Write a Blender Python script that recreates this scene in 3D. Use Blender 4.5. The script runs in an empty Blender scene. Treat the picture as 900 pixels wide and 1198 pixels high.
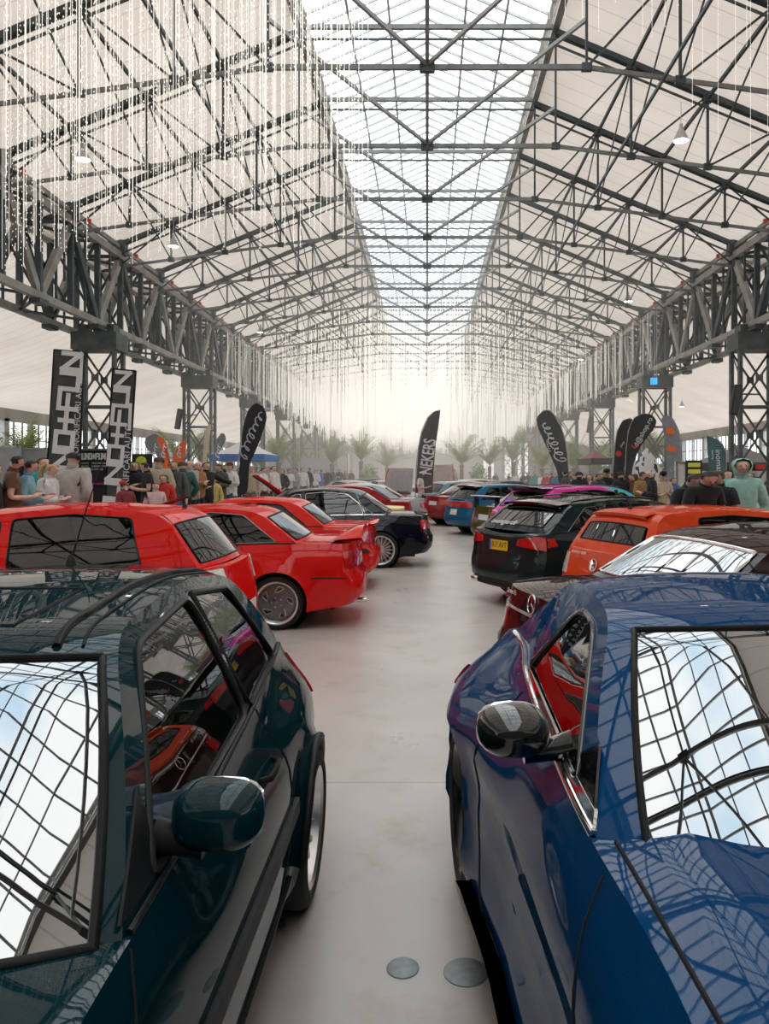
import bpy, bmesh, math, random
from mathutils import Vector, Matrix
from mathutils.geometry import delaunay_2d_cdt
PI = math.pi
scn = bpy.context.scene
COL = scn.collection
H = 1.75            # eye height
F = 900.0           # focal length in photo pixels
random.seed(7)
def gz(x): return .16 if x < -5.42 else 0.   # the raised walkway along the left aisle

def at(u, v, Y):    # photo pixel at a known distance -> point
    return Vector(((u-500.0)*Y/F, Y, H-(v-552.5)*Y/F))

# ------------------------------------------------------------------ materials
MATS = {}
def mat(name, col=(.8,.8,.8), rough=.5, metal=0., coat=0., spec=.5, noise=0., nscale=8., emit=None, estr=0., sheen=0., bump=0., trans=0., coat_rough=.02):
    if name in MATS: return MATS[name]
    m = bpy.data.materials.new(name); m.use_nodes = True
    nt = m.node_tree; b = nt.nodes['Principled BSDF']
    b.inputs['Base Color'].default_value = (*col, 1)
    b.inputs['Roughness'].default_value = rough
    b.inputs['Metallic'].default_value = metal
    b.inputs['Coat Weight'].default_value = coat
    b.inputs['Coat Roughness'].default_value = coat_rough
    b.inputs['Specular IOR Level'].default_value = spec
    b.inputs['Sheen Weight'].default_value = sheen
    b.inputs['Transmission Weight'].default_value = trans
    if emit:
        b.inputs['Emission Color'].default_value = (*emit, 1)
        b.inputs['Emission Strength'].default_value = estr
        m.cycles.emission_sampling = 'NONE' if estr < 20 else 'AUTO'
    if noise or bump:
        tc = nt.nodes.new('ShaderNodeTexCoord')
        n = nt.nodes.new('ShaderNodeTexNoise'); n.inputs['Scale'].default_value = nscale
        n.inputs['Detail'].default_value = 5
        nt.links.new(tc.outputs['Object'], n.inputs['Vector'])
        if noise:
            r = nt.nodes.new('ShaderNodeValToRGB')
            r.color_ramp.elements[0].position = .3; r.color_ramp.elements[1].position = .7
            r.color_ramp.elements[0].color = (*[c*(1-noise) for c in col], 1)
            r.color_ramp.elements[1].color = (*[min(1, c*(1+noise)) for c in col], 1)
            nt.links.new(n.outputs['Fac'], r.inputs['Fac']); nt.links.new(r.outputs['Color'], b.inputs['Base Color'])
        if bump:
            bp = nt.nodes.new('ShaderNodeBump'); bp.inputs['Strength'].default_value = bump
            bp.inputs['Distance'].default_value = .01
            nt.links.new(n.outputs['Fac'], bp.inputs['Height']); nt.links.new(bp.outputs['Normal'], b.inputs['Normal'])
    MATS[name] = m
    return m

def paint(name, col, metal=.0, flake=.25, rough=.35, coat=.65):
    """car lacquer: a base with fine flake variation under a clear coat"""
    if name in MATS: return MATS[name]
    m = mat(name, col, max(rough,.45), metal*.4, coat, .0)
    nt = m.node_tree; b = nt.nodes['Principled BSDF']
    tc = nt.nodes.new('ShaderNodeTexCoord'); n = nt.nodes.new('ShaderNodeTexVoronoi'); n.inputs['Scale'].default_value = 900
    r = nt.nodes.new('ShaderNodeValToRGB')
    r.color_ramp.elements[0].color = (*[c*(1-flake) for c in col], 1)
    r.color_ramp.elements[1].color = (*[min(1, c*(1+flake)) for c in col], 1)
    nt.links.new(tc.outputs['Object'], n.inputs['Vector']); nt.links.new(n.outputs['Color'], r.inputs['Fac'])
    nt.links.new(r.outputs['Color'], b.inputs['Base Color'])
    b.inputs['Coat IOR'].default_value = 1.5
    return m

def glass(name, tint=(.25,.3,.3), ior=1.9, lo=.04):
    """car glass: tinted transparency under a coated reflection"""
    if name in MATS: return MATS[name]
    m = bpy.data.materials.new(name); m.use_nodes = True; nt = m.node_tree
    for n in list(nt.nodes): nt.nodes.remove(n)
    out = nt.nodes.new('ShaderNodeOutputMaterial'); mix = nt.nodes.new('ShaderNodeMixShader')
    tr = nt.nodes.new('ShaderNodeBsdfTransparent'); tr.inputs['Color'].default_value = (*tint, 1)
    gl = nt.nodes.new('ShaderNodeBsdfGlossy'); gl.inputs['Roughness'].default_value = .004
    gl.inputs['Color'].default_value = (.96,.98,1,1)
    fr = nt.nodes.new('ShaderNodeFresnel'); fr.inputs['IOR'].default_value = ior
    ma = nt.nodes.new('ShaderNodeMath'); ma.operation = 'ADD'; ma.inputs[1].default_value = lo; ma.use_clamp = True
    nt.links.new(fr.outputs[0], ma.inputs[0]); nt.links.new(ma.outputs[0], mix.inputs['Fac'])
    nt.links.new(tr.outputs[0], mix.inputs[1]); nt.links.new(gl.outputs[0], mix.inputs[2])
    nt.links.new(mix.outputs[0], out.inputs['Surface'])
    MATS[name] = m
    return m

# ------------------------------------------------------------------ mesh builder
class MB:
    def __init__(s): s.v = []; s.f = []; s.m = []
    def add(s, vs, fs, mi=0):
        o = len(s.v); s.v += [tuple(p) for p in vs]
        for f in fs: s.f.append([i+o for i in f]); s.m.append(mi)
    def box(s, c, d, mi=0, rot=None):
        x, y, z = d[0]/2, d[1]/2, d[2]/2
        vs = [Vector(p) for p in ((-x,-y,-z),(x,-y,-z),(x,y,-z),(-x,y,-z),(-x,-y,z),(x,-y,z),(x,y,z),(-x,y,z))]
        if rot: vs = [rot @ p for p in vs]
        s.add([p+Vector(c) for p in vs], [(0,3,2,1),(4,5,6,7),(0,1,5,4),(1,2,6,5),(2,3,7,6),(3,0,4,7)], mi)
    def bar(s, a, b, w, h=None, mi=0, up=(0,0,1)):
        a = Vector(a); b = Vector(b); h = h or w; d = (b-a).normalized(); up = Vector(up)
        if abs(d.dot(up)) > .97: up = Vector((1,0,0))
        r = d.cross(up).normalized(); u = r.cross(d).normalized(); r *= w/2; u *= h/2
        s.add([a-r-u, a+r-u, a+r+u, a-r+u, b-r-u, b+r-u, b+r+u, b-r+u],
              [(0,1,2,3),(4,7,6,5),(0,4,5,1),(1,5,6,2),(2,6,7,3),(3,7,4,0)], mi)
    def tube(s, pts, r, n=8, mi=0, cap=True, closed=False):
        pts = [Vector(p) for p in pts]; N = len(pts); rs = r if isinstance(r, (list, tuple)) else [r]*N
        base = len(s.v); ref = None
        for i, p in enumerate(pts):
            a = pts[(i-1) % N] if closed else pts[max(i-1,0)]; b = pts[(i+1) % N] if closed else pts[min(i+1,N-1)]
            d = (b-a).normalized()
            if ref is None: ref = d.orthogonal().normalized()
            ref = (ref - d*ref.dot(d)); ref = ref.normalized() if ref.length > 1e-6 else d.orthogonal().normalized()
            q = d.cross(ref)
            for k in range(n):
                t = 2*PI*k/n; s.v.append(tuple(p + (ref*math.cos(t)+q*math.sin(t))*rs[i]))
        for i in range(N if closed else N-1):
            j = (i+1) % N
            for k in range(n):
                l = (k+1) % n
                s.f.append([base+i*n+k, base+i*n+l, base+j*n+l, base+j*n+k]); s.m.append(mi)
        if cap and not closed:
            s.f.append([base+k for k in range(n)][::-1]); s.m.append(mi)
            s.f.append([base+(N-1)*n+k for k in range(n)]); s.m.append(mi)
    def lathe(s, prof, n=40, mi=0, axis='y', c=(0,0,0)):
        """prof: (radius, along axis)"""
        base = len(s.v); N = len(prof); c = Vector(c)
        for r, h in prof:
            for k in range(n):
                t = 2*PI*k/n; a, b = r*math.cos(t), r*math.sin(t)
                p = {'y': (a,h,b), 'z': (a,b,h), 'x': (h,a,b)}[axis]
                s.v.append(tuple(Vector(p)+c))
        for i in range(N-1):
            for k in range(n):
                l = (k+1) % n; s.f.append([base+i*n+k, base+i*n+l, base+(i+1)*n+l, base+(i+1)*n+k]); s.m.append(mi)
    def grid(s, rows, mi=0, flip=False):
        base = len(s.v); R = len(rows); Cn = len(rows[0])
        for r in rows: s.v += [tuple(p) for p in r]
        for i in range(R-1):
            for j in range(Cn-1):
                q = [base+i*Cn+j, base+i*Cn+j+1, base+(i+1)*Cn+j+1, base+(i+1)*Cn+j]
                s.f.append(q[::-1] if flip else q); s.m.append(mi)
    def prism(s, poly, fn, mi=0):
        """poly: 2-D outline, fn(x,y,k) -> 3-D for the k=0 and k=1 faces"""
        n = len(poly); vs = [fn(x,y,0) for x,y in poly] + [fn(x,y,1) for x,y in poly]
        s.add(vs, [list(range(n))[::-1], list(range(n,2*n))] + [(i,(i+1)%n,(i+1)%n+n,i+n) for i in range(n)], mi)
    def build(s, name, mats, parent=None, smooth=None, merge=0, bevel=0, loc=None):
        me = bpy.data.meshes.new(name); me.from_pydata(s.v, [], s.f)
        mats = mats if isinstance(mats, (list,tuple)) else [mats]
        for m in mats: me.materials.append(m)
        me.polygons.foreach_set('material_index', [min(i,len(mats)-1) for i in s.m])
        if merge or True:
            bm = bmesh.new(); bm.from_mesh(me)
            if merge: bmesh.ops.remove_doubles(bm, verts=bm.verts, dist=merge)
            if bevel:
                bmesh.ops.bevel(bm, geom=[e for e in bm.edges if len(e.link_faces)==2 and e.calc_face_angle(0)>.6], offset=bevel, segments=2, affect='EDGES', clamp_overlap=True)
            bm.to_mesh(me); bm.free()
        me.update()
        if smooth:
            me.shade_smooth(); me.set_sharp_from_angle(angle=math.radians(smooth))
        o = bpy.data.objects.new(name, me); COL.objects.link(o)
        if parent: o.parent = parent
        if loc: o.location = loc
        return o

def tag(o, label=None, cat=None, group=None, kind=None):
    if label: o['label'] = label
    if cat: o['category'] = cat
    if group: o['group'] = group
    if kind: o['kind'] = kind
    return o
def empty(name, loc=(0,0,0), rz=0., label=None, cat=None, group=None):
    o = bpy.data.objects.new(name, None); COL.objects.link(o); o.location = loc; o.rotation_euler = (0,0,rz)
    o.empty_display_size = .2
    return tag(o, label, cat, group)
def struct(o, label=None):
    o['kind'] = 'structure'
    if label: o['label'] = label
    return o
def copy_tree(o, parent=None, swap=None):
    c = o.copy(); COL.objects.link(c)
    if parent: c.parent = parent
    for ch in list(o.children): copy_tree(ch, c, swap)
    return c
def set_mat(o, m, slot=0):
    o.material_slots[slot].link = 'OBJECT'; o.material_slots[slot].material = m

def text_mesh(name, body, size, m, parent=None, extrude=.004, mtx=None, spacing=1., shear=0., align='CENTER', bold=0., xs=1., fn=None):
    cu = bpy.data.curves.new(name, 'FONT'); cu.body = body; cu.size = size; cu.extrude = extrude
    cu.align_x = align; cu.align_y = 'CENTER'; cu.space_character = spacing; cu.shear = shear; cu.offset = bold
    cu.resolution_u = 3
    t = bpy.data.objects.new(name+'_src', cu); COL.objects.link(t)
    me = bpy.data.meshes.new_from_object(t.evaluated_get(bpy.context.evaluated_depsgraph_get()))
    bpy.data.objects.remove(t); bpy.data.curves.remove(cu)
    me.name = name; me.materials.clear(); me.materials.append(m)
    for v in me.vertices:
        v.co.x *= xs
        if fn: v.co = fn(v.co.copy())
    if mtx: me.transform(mtx)
    o = bpy.data.objects.new(name, me); COL.objects.link(o)
    if parent: o.parent = parent
    return o
# ================================================================== the hall
M_STEEL = mat('painted_steel_teal_grey', (.055,.075,.078), .55, .2, noise=.35, nscale=3)
M_STEELL = mat('painted_steel_grey', (.13,.14,.135), .55, .2, noise=.3, nscale=3)
M_CHORD = mat('painted_steel_pale', (.30,.29,.265), .55, .1, noise=.25, nscale=2)
M_PALE = mat('galvanised_pale', (.5,.5,.47), .5, .3, noise=.15, nscale=3)
M_RED = mat('warning_red', (.7,.05,.03), .5)

def roof_mat():
    m = bpy.data.materials.new('cream_roof_membrane'); m.use_nodes = True; nt = m.node_tree
    for n in list(nt.nodes): nt.nodes.remove(n)
    out = nt.nodes.new('ShaderNodeOutputMaterial'); mix = nt.nodes.new('ShaderNodeMixShader')
    d = nt.nodes.new('ShaderNodeBsdfDiffuse'); t = nt.nodes.new('ShaderNodeBsdfTranslucent')
    tc = nt.nodes.new('ShaderNodeTexCoord'); n = nt.nodes.new('ShaderNodeTexNoise'); n.inputs['Scale'].default_value = .35; n.inputs['Detail'].default_value = 6
    r = nt.nodes.new('ShaderNodeValToRGB'); r.color_ramp.elements[0].position = .3; r.color_ramp.elements[1].position = .72
    r.color_ramp.elements[0].color = (.66,.585,.52,1); r.color_ramp.elements[1].color = (.78,.705,.64,1)
    # seams between the membrane sheets
    w = nt.nodes.new('ShaderNodeTexWave'); w.wave_type = 'BANDS'; w.bands_direction = 'Y'; w.inputs['Scale'].default_value = .43
    w.inputs['Distortion'].default_value = .0
    cr = nt.nodes.new('ShaderNodeValToRGB'); cr.color_ramp.elements[0].position = .0; cr.color_ramp.elements[0].color = (.72,.70,.68,1)
    cr.color_ramp.elements[1].position = .012; cr.color_ramp.elements[1].color = (1,1,1,1)
    mu = nt.nodes.new('ShaderNodeMix'); mu.data_type = 'RGBA'; mu.blend_type = 'MULTIPLY'; mu.inputs['Factor'].default_value = .8
    nt.links.new(tc.outputs['Object'], n.inputs['Vector']); nt.links.new(n.outputs['Fac'], r.inputs['Fac'])
    nt.links.new(tc.outputs['Object'], w.inputs['Vector']); nt.links.new(w.outputs['Fac'], cr.inputs['Fac'])
    nt.links.new(r.outputs['Color'], mu.inputs['A']); nt.links.new(cr.outputs['Color'], mu.inputs['B'])
    nt.links.new(mu.outputs['Result'], d.inputs['Color']); nt.links.new(mu.outputs['Result'], t.inputs['Color'])
    mix.inputs['Fac'].default_value = .27
    nt.links.new(d.outputs[0], mix.inputs[1]); nt.links.new(t.outputs[0], mix.inputs[2]); nt.links.new(mix.outputs[0], out.inputs['Surface'])
    return m
M_ROOF = roof_mat()

def floor_mat():
    m = bpy.data.materials.new('polished_concrete'); m.use_nodes = True; nt = m.node_tree; b = nt.nodes['Principled BSDF']
    tc = nt.nodes.new('ShaderNodeTexCoord')
    def noise(sc, det, ro=.6):
        n = nt.nodes.new('ShaderNodeTexNoise'); n.inputs['Scale'].default_value = sc; n.inputs['Detail'].default_value = det
        n.inputs['Roughness'].default_value = ro; nt.links.new(tc.outputs['Object'], n.inputs['Vector']); return n
    def ramp(src, p0, c0, p1, c1):
        r = nt.nodes.new('ShaderNodeValToRGB'); e = r.color_ramp.elements
        e[0].position = p0; e[0].color = (*c0,1); e[1].position = p1; e[1].color = (*c1,1)
        nt.links.new(src, r.inputs['Fac']); return r
    def mulc(a, bb, f=1.):
        k = nt.nodes.new('ShaderNodeMix'); k.data_type = 'RGBA'; k.blend_type = 'MULTIPLY'; k.inputs['Factor'].default_value = f
        nt.links.new(a, k.inputs['A']); nt.links.new(bb, k.inputs['B']); return k.outputs['Result']
    a = ramp(noise(.9,8).outputs['Fac'], .3, (.51,.465,.43), .72, (.635,.585,.55))
    s = ramp(noise(2.3,9,.7).outputs['Fac'], .30, (.80,.74,.66), .47, (1,1,1))
    d = ramp(noise(26,6,.75).outputs['Fac'], .27, (.72,.69,.66), .38, (1,1,1))
    c = mulc(mulc(a.outputs['Color'], s.outputs['Color'], .8), d.outputs['Color'], .6)
    br = nt.nodes.new('ShaderNodeTexBrick'); br.offset = 0; br.inputs['Scale'].default_value = 1
    br.inputs['Brick Width'].default_value = 5.2; br.inputs['Row Height'].default_value = 4.34; br.inputs['Mortar Size'].default_value = .006
    br.inputs['Color1'].default_value = br.inputs['Color2'].default_value = (1,1,1,1); br.inputs['Mortar'].default_value = (.5,.47,.44,1)
    br.inputs['Mortar Smooth'].default_value = .3
    mp = nt.nodes.new('ShaderNodeMapping'); mp.inputs['Location'].default_value = (2.9, 0, 0)
    nt.links.new(tc.outputs['Object'], mp.inputs['Vector']); nt.links.new(mp.outputs[0], br.inputs['Vector'])
    c = mulc(c, br.outputs['Color'], .85)
    nt.links.new(c, b.inputs['Base Color'])
    rr = ramp(noise(1.7,6).outputs['Fac'], .3, (.27,)*3, .7, (.36,)*3)
    nt.links.new(rr.outputs['Color'], b.inputs['Roughness']); b.inputs['Specular IOR Level'].default_value = .45
    return m
Y0, Y1 = -14.0, 108.0
mb = MB(); mb.add([(-24,Y0,0),(24,Y0,0),(24,Y1,0),(-24,Y1,0)], [(0,1,2,3)]); struct(mb.build('floor', floor_mat()), 'pale polished concrete floor with saw-cut joints')

mb = MB(); mb.box((-15.2,34,.08),(19.5,52,.16)); struct(mb.build('floor_walkway', mat('walkway_concrete',(.42,.40,.38),.7,noise=.2,nscale=1.5), bevel=.02), 'low raised concrete walkway along the left aisle')
XE, ZE, XS, ZS = 10.5, H+7.85, 3.15, H+10.9       # eave and skylight edge (underside of the membrane)
for s, nm in ((-1,'left'),(1,'right')):
    mb = MB(); ys = [Y0+(Y1-Y0)*k/70 for k in range(71)]
    mb.grid([[(s*(XS+(11.6-XS)*t), y, ZS+(ZE-ZS)*t*(11.6-XS)/(XE-XS)) for t in (0,.25,.5,.75,1)] for y in ys], flip=(s>0))
    struct(mb.build('ceiling_'+nm, M_ROOF, smooth=40), 'sloping cream roof membrane on the %s of the skylight' % nm)
    mb = MB(); mb.grid([[(s*(11.4+(23.5-11.4)*t), y, 9.3-4.1*t-.5*math.sin(t*PI)) for t in (0,.2,.4,.6,.8,1)] for y in ys], flip=(s>0))
    struct(mb.build('ceiling_aisle_'+nm, M_ROOF, smooth=40), 'low cream lining over the %s side aisle' % nm)

# skylight: glazing bars, panes, upstand
def pane_mat():
    m = bpy.data.materials.new('roof_glazing'); m.use_nodes = True; nt = m.node_tree
    for n in list(nt.nodes): nt.nodes.remove(n)
    out = nt.nodes.new('ShaderNodeOutputMaterial'); mix = nt.nodes.new('ShaderNodeMixShader'); mix.inputs['Fac'].default_value = .06
    t = nt.nodes.new('ShaderNodeBsdfTransparent'); t.inputs['Color'].default_value = (.93,.955,.965,1)
    g = nt.nodes.new('ShaderNodeBsdfGlossy'); g.inputs['Roughness'].default_value = .05
    nt.links.new(t.outputs[0], mix.inputs[1]); nt.links.new(g.outputs[0], mix.inputs[2]); nt.links.new(mix.outputs[0], out.inputs['Surface'])
    return m
UP = .75; ZR = ZS+UP+1.35
mb = MB()
for s in (-1,1): mb.add([(s*XS,Y0,ZS+UP),(s*XS,Y1,ZS+UP),(0,Y1,ZR),(0,Y0,ZR)], [(0,1,2,3)])
sky = struct(mb.build('window_1', pane_mat()), 'long ridge skylight of clear glazing')
mb = MB(); y = Y0
M_GBAR_GLARE = mat('glazing_bar_glare', (.46,.48,.49), .5, .2, noise=.2, nscale=2)  # pale tone imitates skylight glare on the bars
while y < Y1:
    for s in (-1,1): mb.bar((s*XS,y,ZS+UP-.03), (0,y,ZR-.03), .045, .07)
    y += .61
for s in (-1,1):
    for t in (.34,.67): mb.bar((s*XS*(1-t),Y0,ZS+UP+1.35*t-.06),(s*XS*(1-t),Y1,ZS+UP+1.35*t-.06), .06,.08)
mb.bar((0,Y0,ZR-.08),(0,Y1,ZR-.08),.12,.14)
struct(mb.build('window_frame', M_GBAR_GLARE, sky))
mb = MB(); y = Y0
for s in (-1,1):
    mb.bar((s*XS,Y0,ZS),(s*XS,Y1,ZS),.16,.14); mb.bar((s*XS,Y0,ZS+UP),(s*XS,Y1,ZS+UP),.12,.12); mb.bar((s*XS,Y0,ZS+UP*.5),(s*XS,Y1,ZS+UP*.5),.05,.06)
    k = 0; y = Y0
    while y < Y1:
        mb.bar((s*XS,y,ZS),(s*XS,y,ZS+UP),.06); a, b = (0,UP) if k % 2 else (UP,0)
        mb.bar((s*XS,y,ZS+a),(s*XS,y+1.22,ZS+b),.045); y += 1.222; k += 1
struct(mb.build('window_sill', M_CHORD, sky))

# ---- roof trusses every third of a bay
RY = [26.2+3.667*k for k in range(-10, 22)]
zt = lambda x: ZE-.12 + (ZS-ZE)*(XE-abs(x))/(XE-XS)
zb = lambda x: H+8.0 - max(0, (abs(x)-3.15))*.136
nodes = [10.5, 8.72, 6.88, 5.0, 3.15]
def truss_mesh():
    mb = MB()
    for s in (-1,1):
        for i in range(4):
            a, b = nodes[i]*s, nodes[i+1]*s
            for dy in (-.07,.07):
                mb.bar((a,dy,zt(a)),(b,dy,zt(b)),.045,.13)
                mb.bar((a,dy,zt(a)-.34),(b,dy,zt(b)-.34),.035,.05) if i < 4 and dy < 0 else None
            mb.bar((a,0,zb(a)),(b,0,zb(b)),.055,.085, 2)
            if i: mb.bar((a,0,zt(a)),(a,0,zb(a)),.055,.055)
            mb.bar((a,0,zt(a) if i else zb(a)),(b,0,zb(b) if i else zt(b)),.035,.045)
            mb.box((a,0,zt(a)-.04),(.2,.18,.24)); mb.box((b,0,zb(b)),(.2,.1,.15))
        mb.box((nodes[0]*s+.0,0,zt(10.5)-.1),(.5,.3,.5))
        mb.bar((3.15*s,0,zt(3.15)),(3.15*s,0,zb(3.15)),.05,.05)
        mb.box((9.9*s,0,zt(9.9)-.62),(.09,.09,.12),1)
    mb.bar((-3.15,0,zb(0)),(3.15,0,zb(0)),.07,.10,2)
    mb.bar((-3.15,0,ZS+.02),(3.15,0,ZS+.02),.08,.11, 2)
    mb.bar((-3.15,0,ZS-.28),(3.15,0,ZS-.28),.04,.05)
    mb.box((0,0,zb(0)),(.3,.1,.2))
    return mb
proto = truss_mesh().build('roof_truss', [M_STEEL, M_RED, mat('truss_tie_glare',(.20,.21,.205),.55,.1,noise=.25,nscale=3)]); proto.location = (0,RY[0],0)  # tie steel lightened: glare under the skylight is put into its colour
def ordinal_place(i): return 'steel roof truss spanning the hall below the skylight'
struct(proto, 'dark steel roof truss spanning the hall')
for y in RY[1:]:
    o = proto.copy(); COL.objects.link(o); o.location = (0,y,0)
# ---- purlins, ridge tie and sway bracing (continuous along the hall)
for s, nm in ((-1,'left'),(1,'right')):
    mb = MB()
    for n in nodes[1:4]:
        x = n*s
        mb.bar((x,Y0,zt(x)-.06),(x,Y1,zt(x)-.06),.065,.085)
        for i in range(len(RY)-1):
            a, b = RY[i], RY[i+1]
            mb.bar((x,a,zt(x)-.1),(x,b,zb(x)),.03,.04)
    x = nodes[3]*s*.93; mb.bar((x,Y0,zb(x)-.05),(x,Y1,zb(x)-.05),.05,.07)
    struct(mb.build('trim_purlins_'+nm, M_STEEL), 'steel purlins and sway bracing on the %s roof slope' % nm)
mb = MB(); mb.bar((0,Y0,zb(0)+.12),(0,Y1,zb(0)+.12),.06,.07)
for i in range(len(RY)-1):
    a, b = RY[i], RY[i+1]
    for s in (-1,1): mb.bar((0,b,zb(0)+.05),(s*3.15,a,zb(0)+.95),.06,.075)
struct(mb.build('trim_ridge_tie', mat('ridge_tie_glare',(.30,.31,.305),.55,.1,noise=.2,nscale=3)), 'centre tie and herringbone bracing under the skylight')  # centre members painted lighter to stand in for glare from the glazing

# ---- longitudinal box girders on lattice columns
BAY = 11.0; CY = [25+BAY*k for k in range(-3, 8)]
ZGT, ZGB = H+7.35, H+4.75
def girder_mesh():
    mb = MB()
    for x in (-.75,.75):
        for z, w in ((ZGT,.2),(ZGB,.17)): mb.bar((x,0,z),(x,BAY,z),w,w*1.15, 1)
        for k in range(3):
            y = 1.2+k*3.667; m = y+1.833
            mb.bar((x,y,ZGT),(x,y,ZGB),.12,.16); mb.bar((x,m,ZGT),(x,m,ZGB),.12,.16); mb.bar((x,y+.95,ZGT),(x,y+.95,ZGB),.06); mb.bar((x,m+.95,ZGT),(x,m+.95,ZGB),.06)
            mb.bar((x,y,ZGT),(x,m,ZGB),.13,.24, 1 if k % 2 else 0); mb.bar((x,m,ZGB),(x,y+3.667,ZGT),.15,.26, 1)
            mb.box((x,m,ZGB-.16),(.3,.5,.14)); mb.box((x,y,ZGT-.2),(.16,.6,.4))
    for k in range(3):
        y = 1.2+k*3.667
        for dy in (0,1.833):
            mb.bar((-.75,y+dy,ZGB),(.75,y+dy,ZGT),.07); mb.bar((-.75,y+dy,ZGT),(.75,y+dy,ZGB),.07); mb.bar((-.75,y+dy,ZGT),(.75,y+dy,ZGT),.1)
        mb.bar((-.75,y,ZGB),(.75,y+1.83,ZGB),.07); mb.bar((.75,y+1.83,ZGB),(-.75,y+3.667,ZGB),.07)
        mb.bar((-.75,y,ZGT),(.75,y+1.83,ZGT),.08); mb.bar((.75,y+1.83,ZGT),(-.75,y+3.667,ZGT),.08)
    for k in range(7): mb.bar((-.75,.7+k*1.6,ZGT+.25),(.75,.7+k*1.6,ZGT+.25),.12,.22)
    for x in (-.75,.75): mb.bar((x,0,ZGT+.32),(x,BAY,ZGT+.32),.1,.14,1)
    return mb
def column_mesh():
    mb = MB(); zc = H+4.5; zl = zc-.55
    for x in (-.62,.62):
        for y in (-.35,.35): mb.bar((x,y,0),(x,y,zl),.17,.11)
    mb.box((0,0,zc-.29),(1.46,.95,.56)); mb.box((0,0,.08),(1.7,1.1,.16))
    for x in (-.45,.45): mb.box((x,0,zc+.12),(.22,.5,.3))
    n = 3; st = (zl-.2)/n
    for y in (-.35,.35):
        for k in range(n):
            z0, z1 = .2+k*st, .2+(k+1)*st
            mb.bar((-.62,y,z0),(.62,y,z1),.045,.06); mb.bar((.62,y,z0),(-.62,y,z1),.045,.06)
            mb.bar((-.62,y,z0),(.62,y,z0),.06); mb.box((0,y,(z0+z1)/2),(.22,.05,.2))
    for x in (-.62,.62):
        for k in range(n*2):
            z0, z1 = .2+k*st/2, .2+(k+1)*st/2
            mb.bar((x,-.35,z0),(x,.35,z1),.03)
    return mb
gp = girder_mesh().build('side_girder', [M_STEEL, M_CHORD]); cp = column_mesh().build('lattice_column', mat('column_paint',(.085,.10,.10),.55,.2,noise=.3,nscale=3))
gfirst = cfirst = True
for s in (-1,1):
    for y in CY:
        if gfirst: g, gfirst = gp, False
        else: g = gp.copy(); COL.objects.link(g)
        g.location = (s*11.2, y, 0); struct(g, 'riveted box girder bay above the %s columns' % ('left' if s<0 else 'right'))
        if y < 20: continue
        if cfirst: c, cfirst = cp, False
        else: c = cp.copy(); COL.objects.link(c)
        c.location = (s*10.65, y, 0); struct(c, 'steel lattice column of the %s row' % ('left' if s<0 else 'right'))

# ---- outer walls: plastered lower part, tall windows above
M_WALL = mat('grey_wall_plaster', (.42,.41,.40), .8, noise=.2, nscale=.6)
M_WALLW = mat('white_wall_panel', (.72,.71,.69), .7, noise=.08, nscale=.8)
for s, nm in ((-1,'left'),(1,'right')):
    mb = MB(); mb.box((s*23.1,(Y0+Y1)/2,1.3),(.3,Y1-Y0,2.6)); mb.box((s*23.1,(Y0+Y1)/2,4.9),(.3,Y1-Y0,.7))
    y = Y0+1
    while y < Y1:
        mb.box((s*23.1,y,3.6),(.3,.5 if round((y-Y0-1)/2.75) % 2 == 0 else .1,2.2)); y += 2.75
    struct(mb.build('wall_'+nm, M_WALL), 'grey outer wall of the %s side aisle with a window band' % nm)
    mb = MB(); mb.box((s*23.1,(Y0+Y1)/2,3.58),(.02,Y1-Y0,1.98)); w = struct(mb.build('window_%d' % (2 if s<0 else 3), MATS.get('x') or pane_mat()), 'window band of the %s outer wall' % nm)
    mb = MB(); y = Y0+1
    while y < Y1:
        mb.box((s*23.08,y,3.6),(.08,.05,2.0)); y += .9167
    mb.box((s*23.08,(Y0+Y1)/2,3.6),(.08,Y1-Y0,.05)); struct(mb.build('window_frame', M_STEELL, w))
mb = MB(); mb.box((0,Y1,6.8),(48,.3,13.6))
struct(mb.build('wall_far', mat('far_wall_grey', (.36,.36,.37), .8, noise=.18, nscale=.25)), 'grey far end wall')
mb = MB(); mb.box((0,Y0,6.8),(48,.3,13.6)); struct(mb.build('wall_near', mat('shade_wall_dark',(.16,.16,.16),.8,noise=.2,nscale=.6)), 'unseen dark wall behind the viewpoint, shaped to dim the foreground')  # unseen end wall, set close and dark to cut foreground light and darken reflections
M_ORANGE = mat('orange_rail', (.85,.25,.12), .5)
for z, nm in ((7.45,'upper'),(6.2,'lower')):
    mb = MB(); mb.tube([(-9,Y1-.4,z),(4.6,Y1-.4,z)], .13, 8); mb.bar((-6,Y1-.4,z),(-6,Y1-.1,z),.08); mb.bar((3,Y1-.4,z),(3,Y1-.1,z),.08)
    struct(mb.build('trim_orange_pipe_'+nm, M_ORANGE), 'orange pipe on the far end wall, the %s one' % nm)
for k, x in enumerate((8.6, 11.6, 13.4)):
    mb = MB(); mb.box((x,Y1-.2,3.4),(1.5,.1,5.0)); w = mb.build('window_%d' % (k+4), mat('lit_window', (.9,.9,.88), .4, emit=(1,.98,.95), estr=1.2)); struct(w, 'bright tall window in the far wall')
    mb = MB()
    for i in range(4): mb.bar((x-.75+.5*i,Y1-.27,.9),(x-.75+.5*i,Y1-.27,5.9),.06)
    for i in range(5): mb.bar((x-.75,Y1-.27,.9+1.25*i),(x+.75,Y1-.27,.9+1.25*i),.06)
    struct(mb.build('window_frame', M_STEELL, w))

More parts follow.
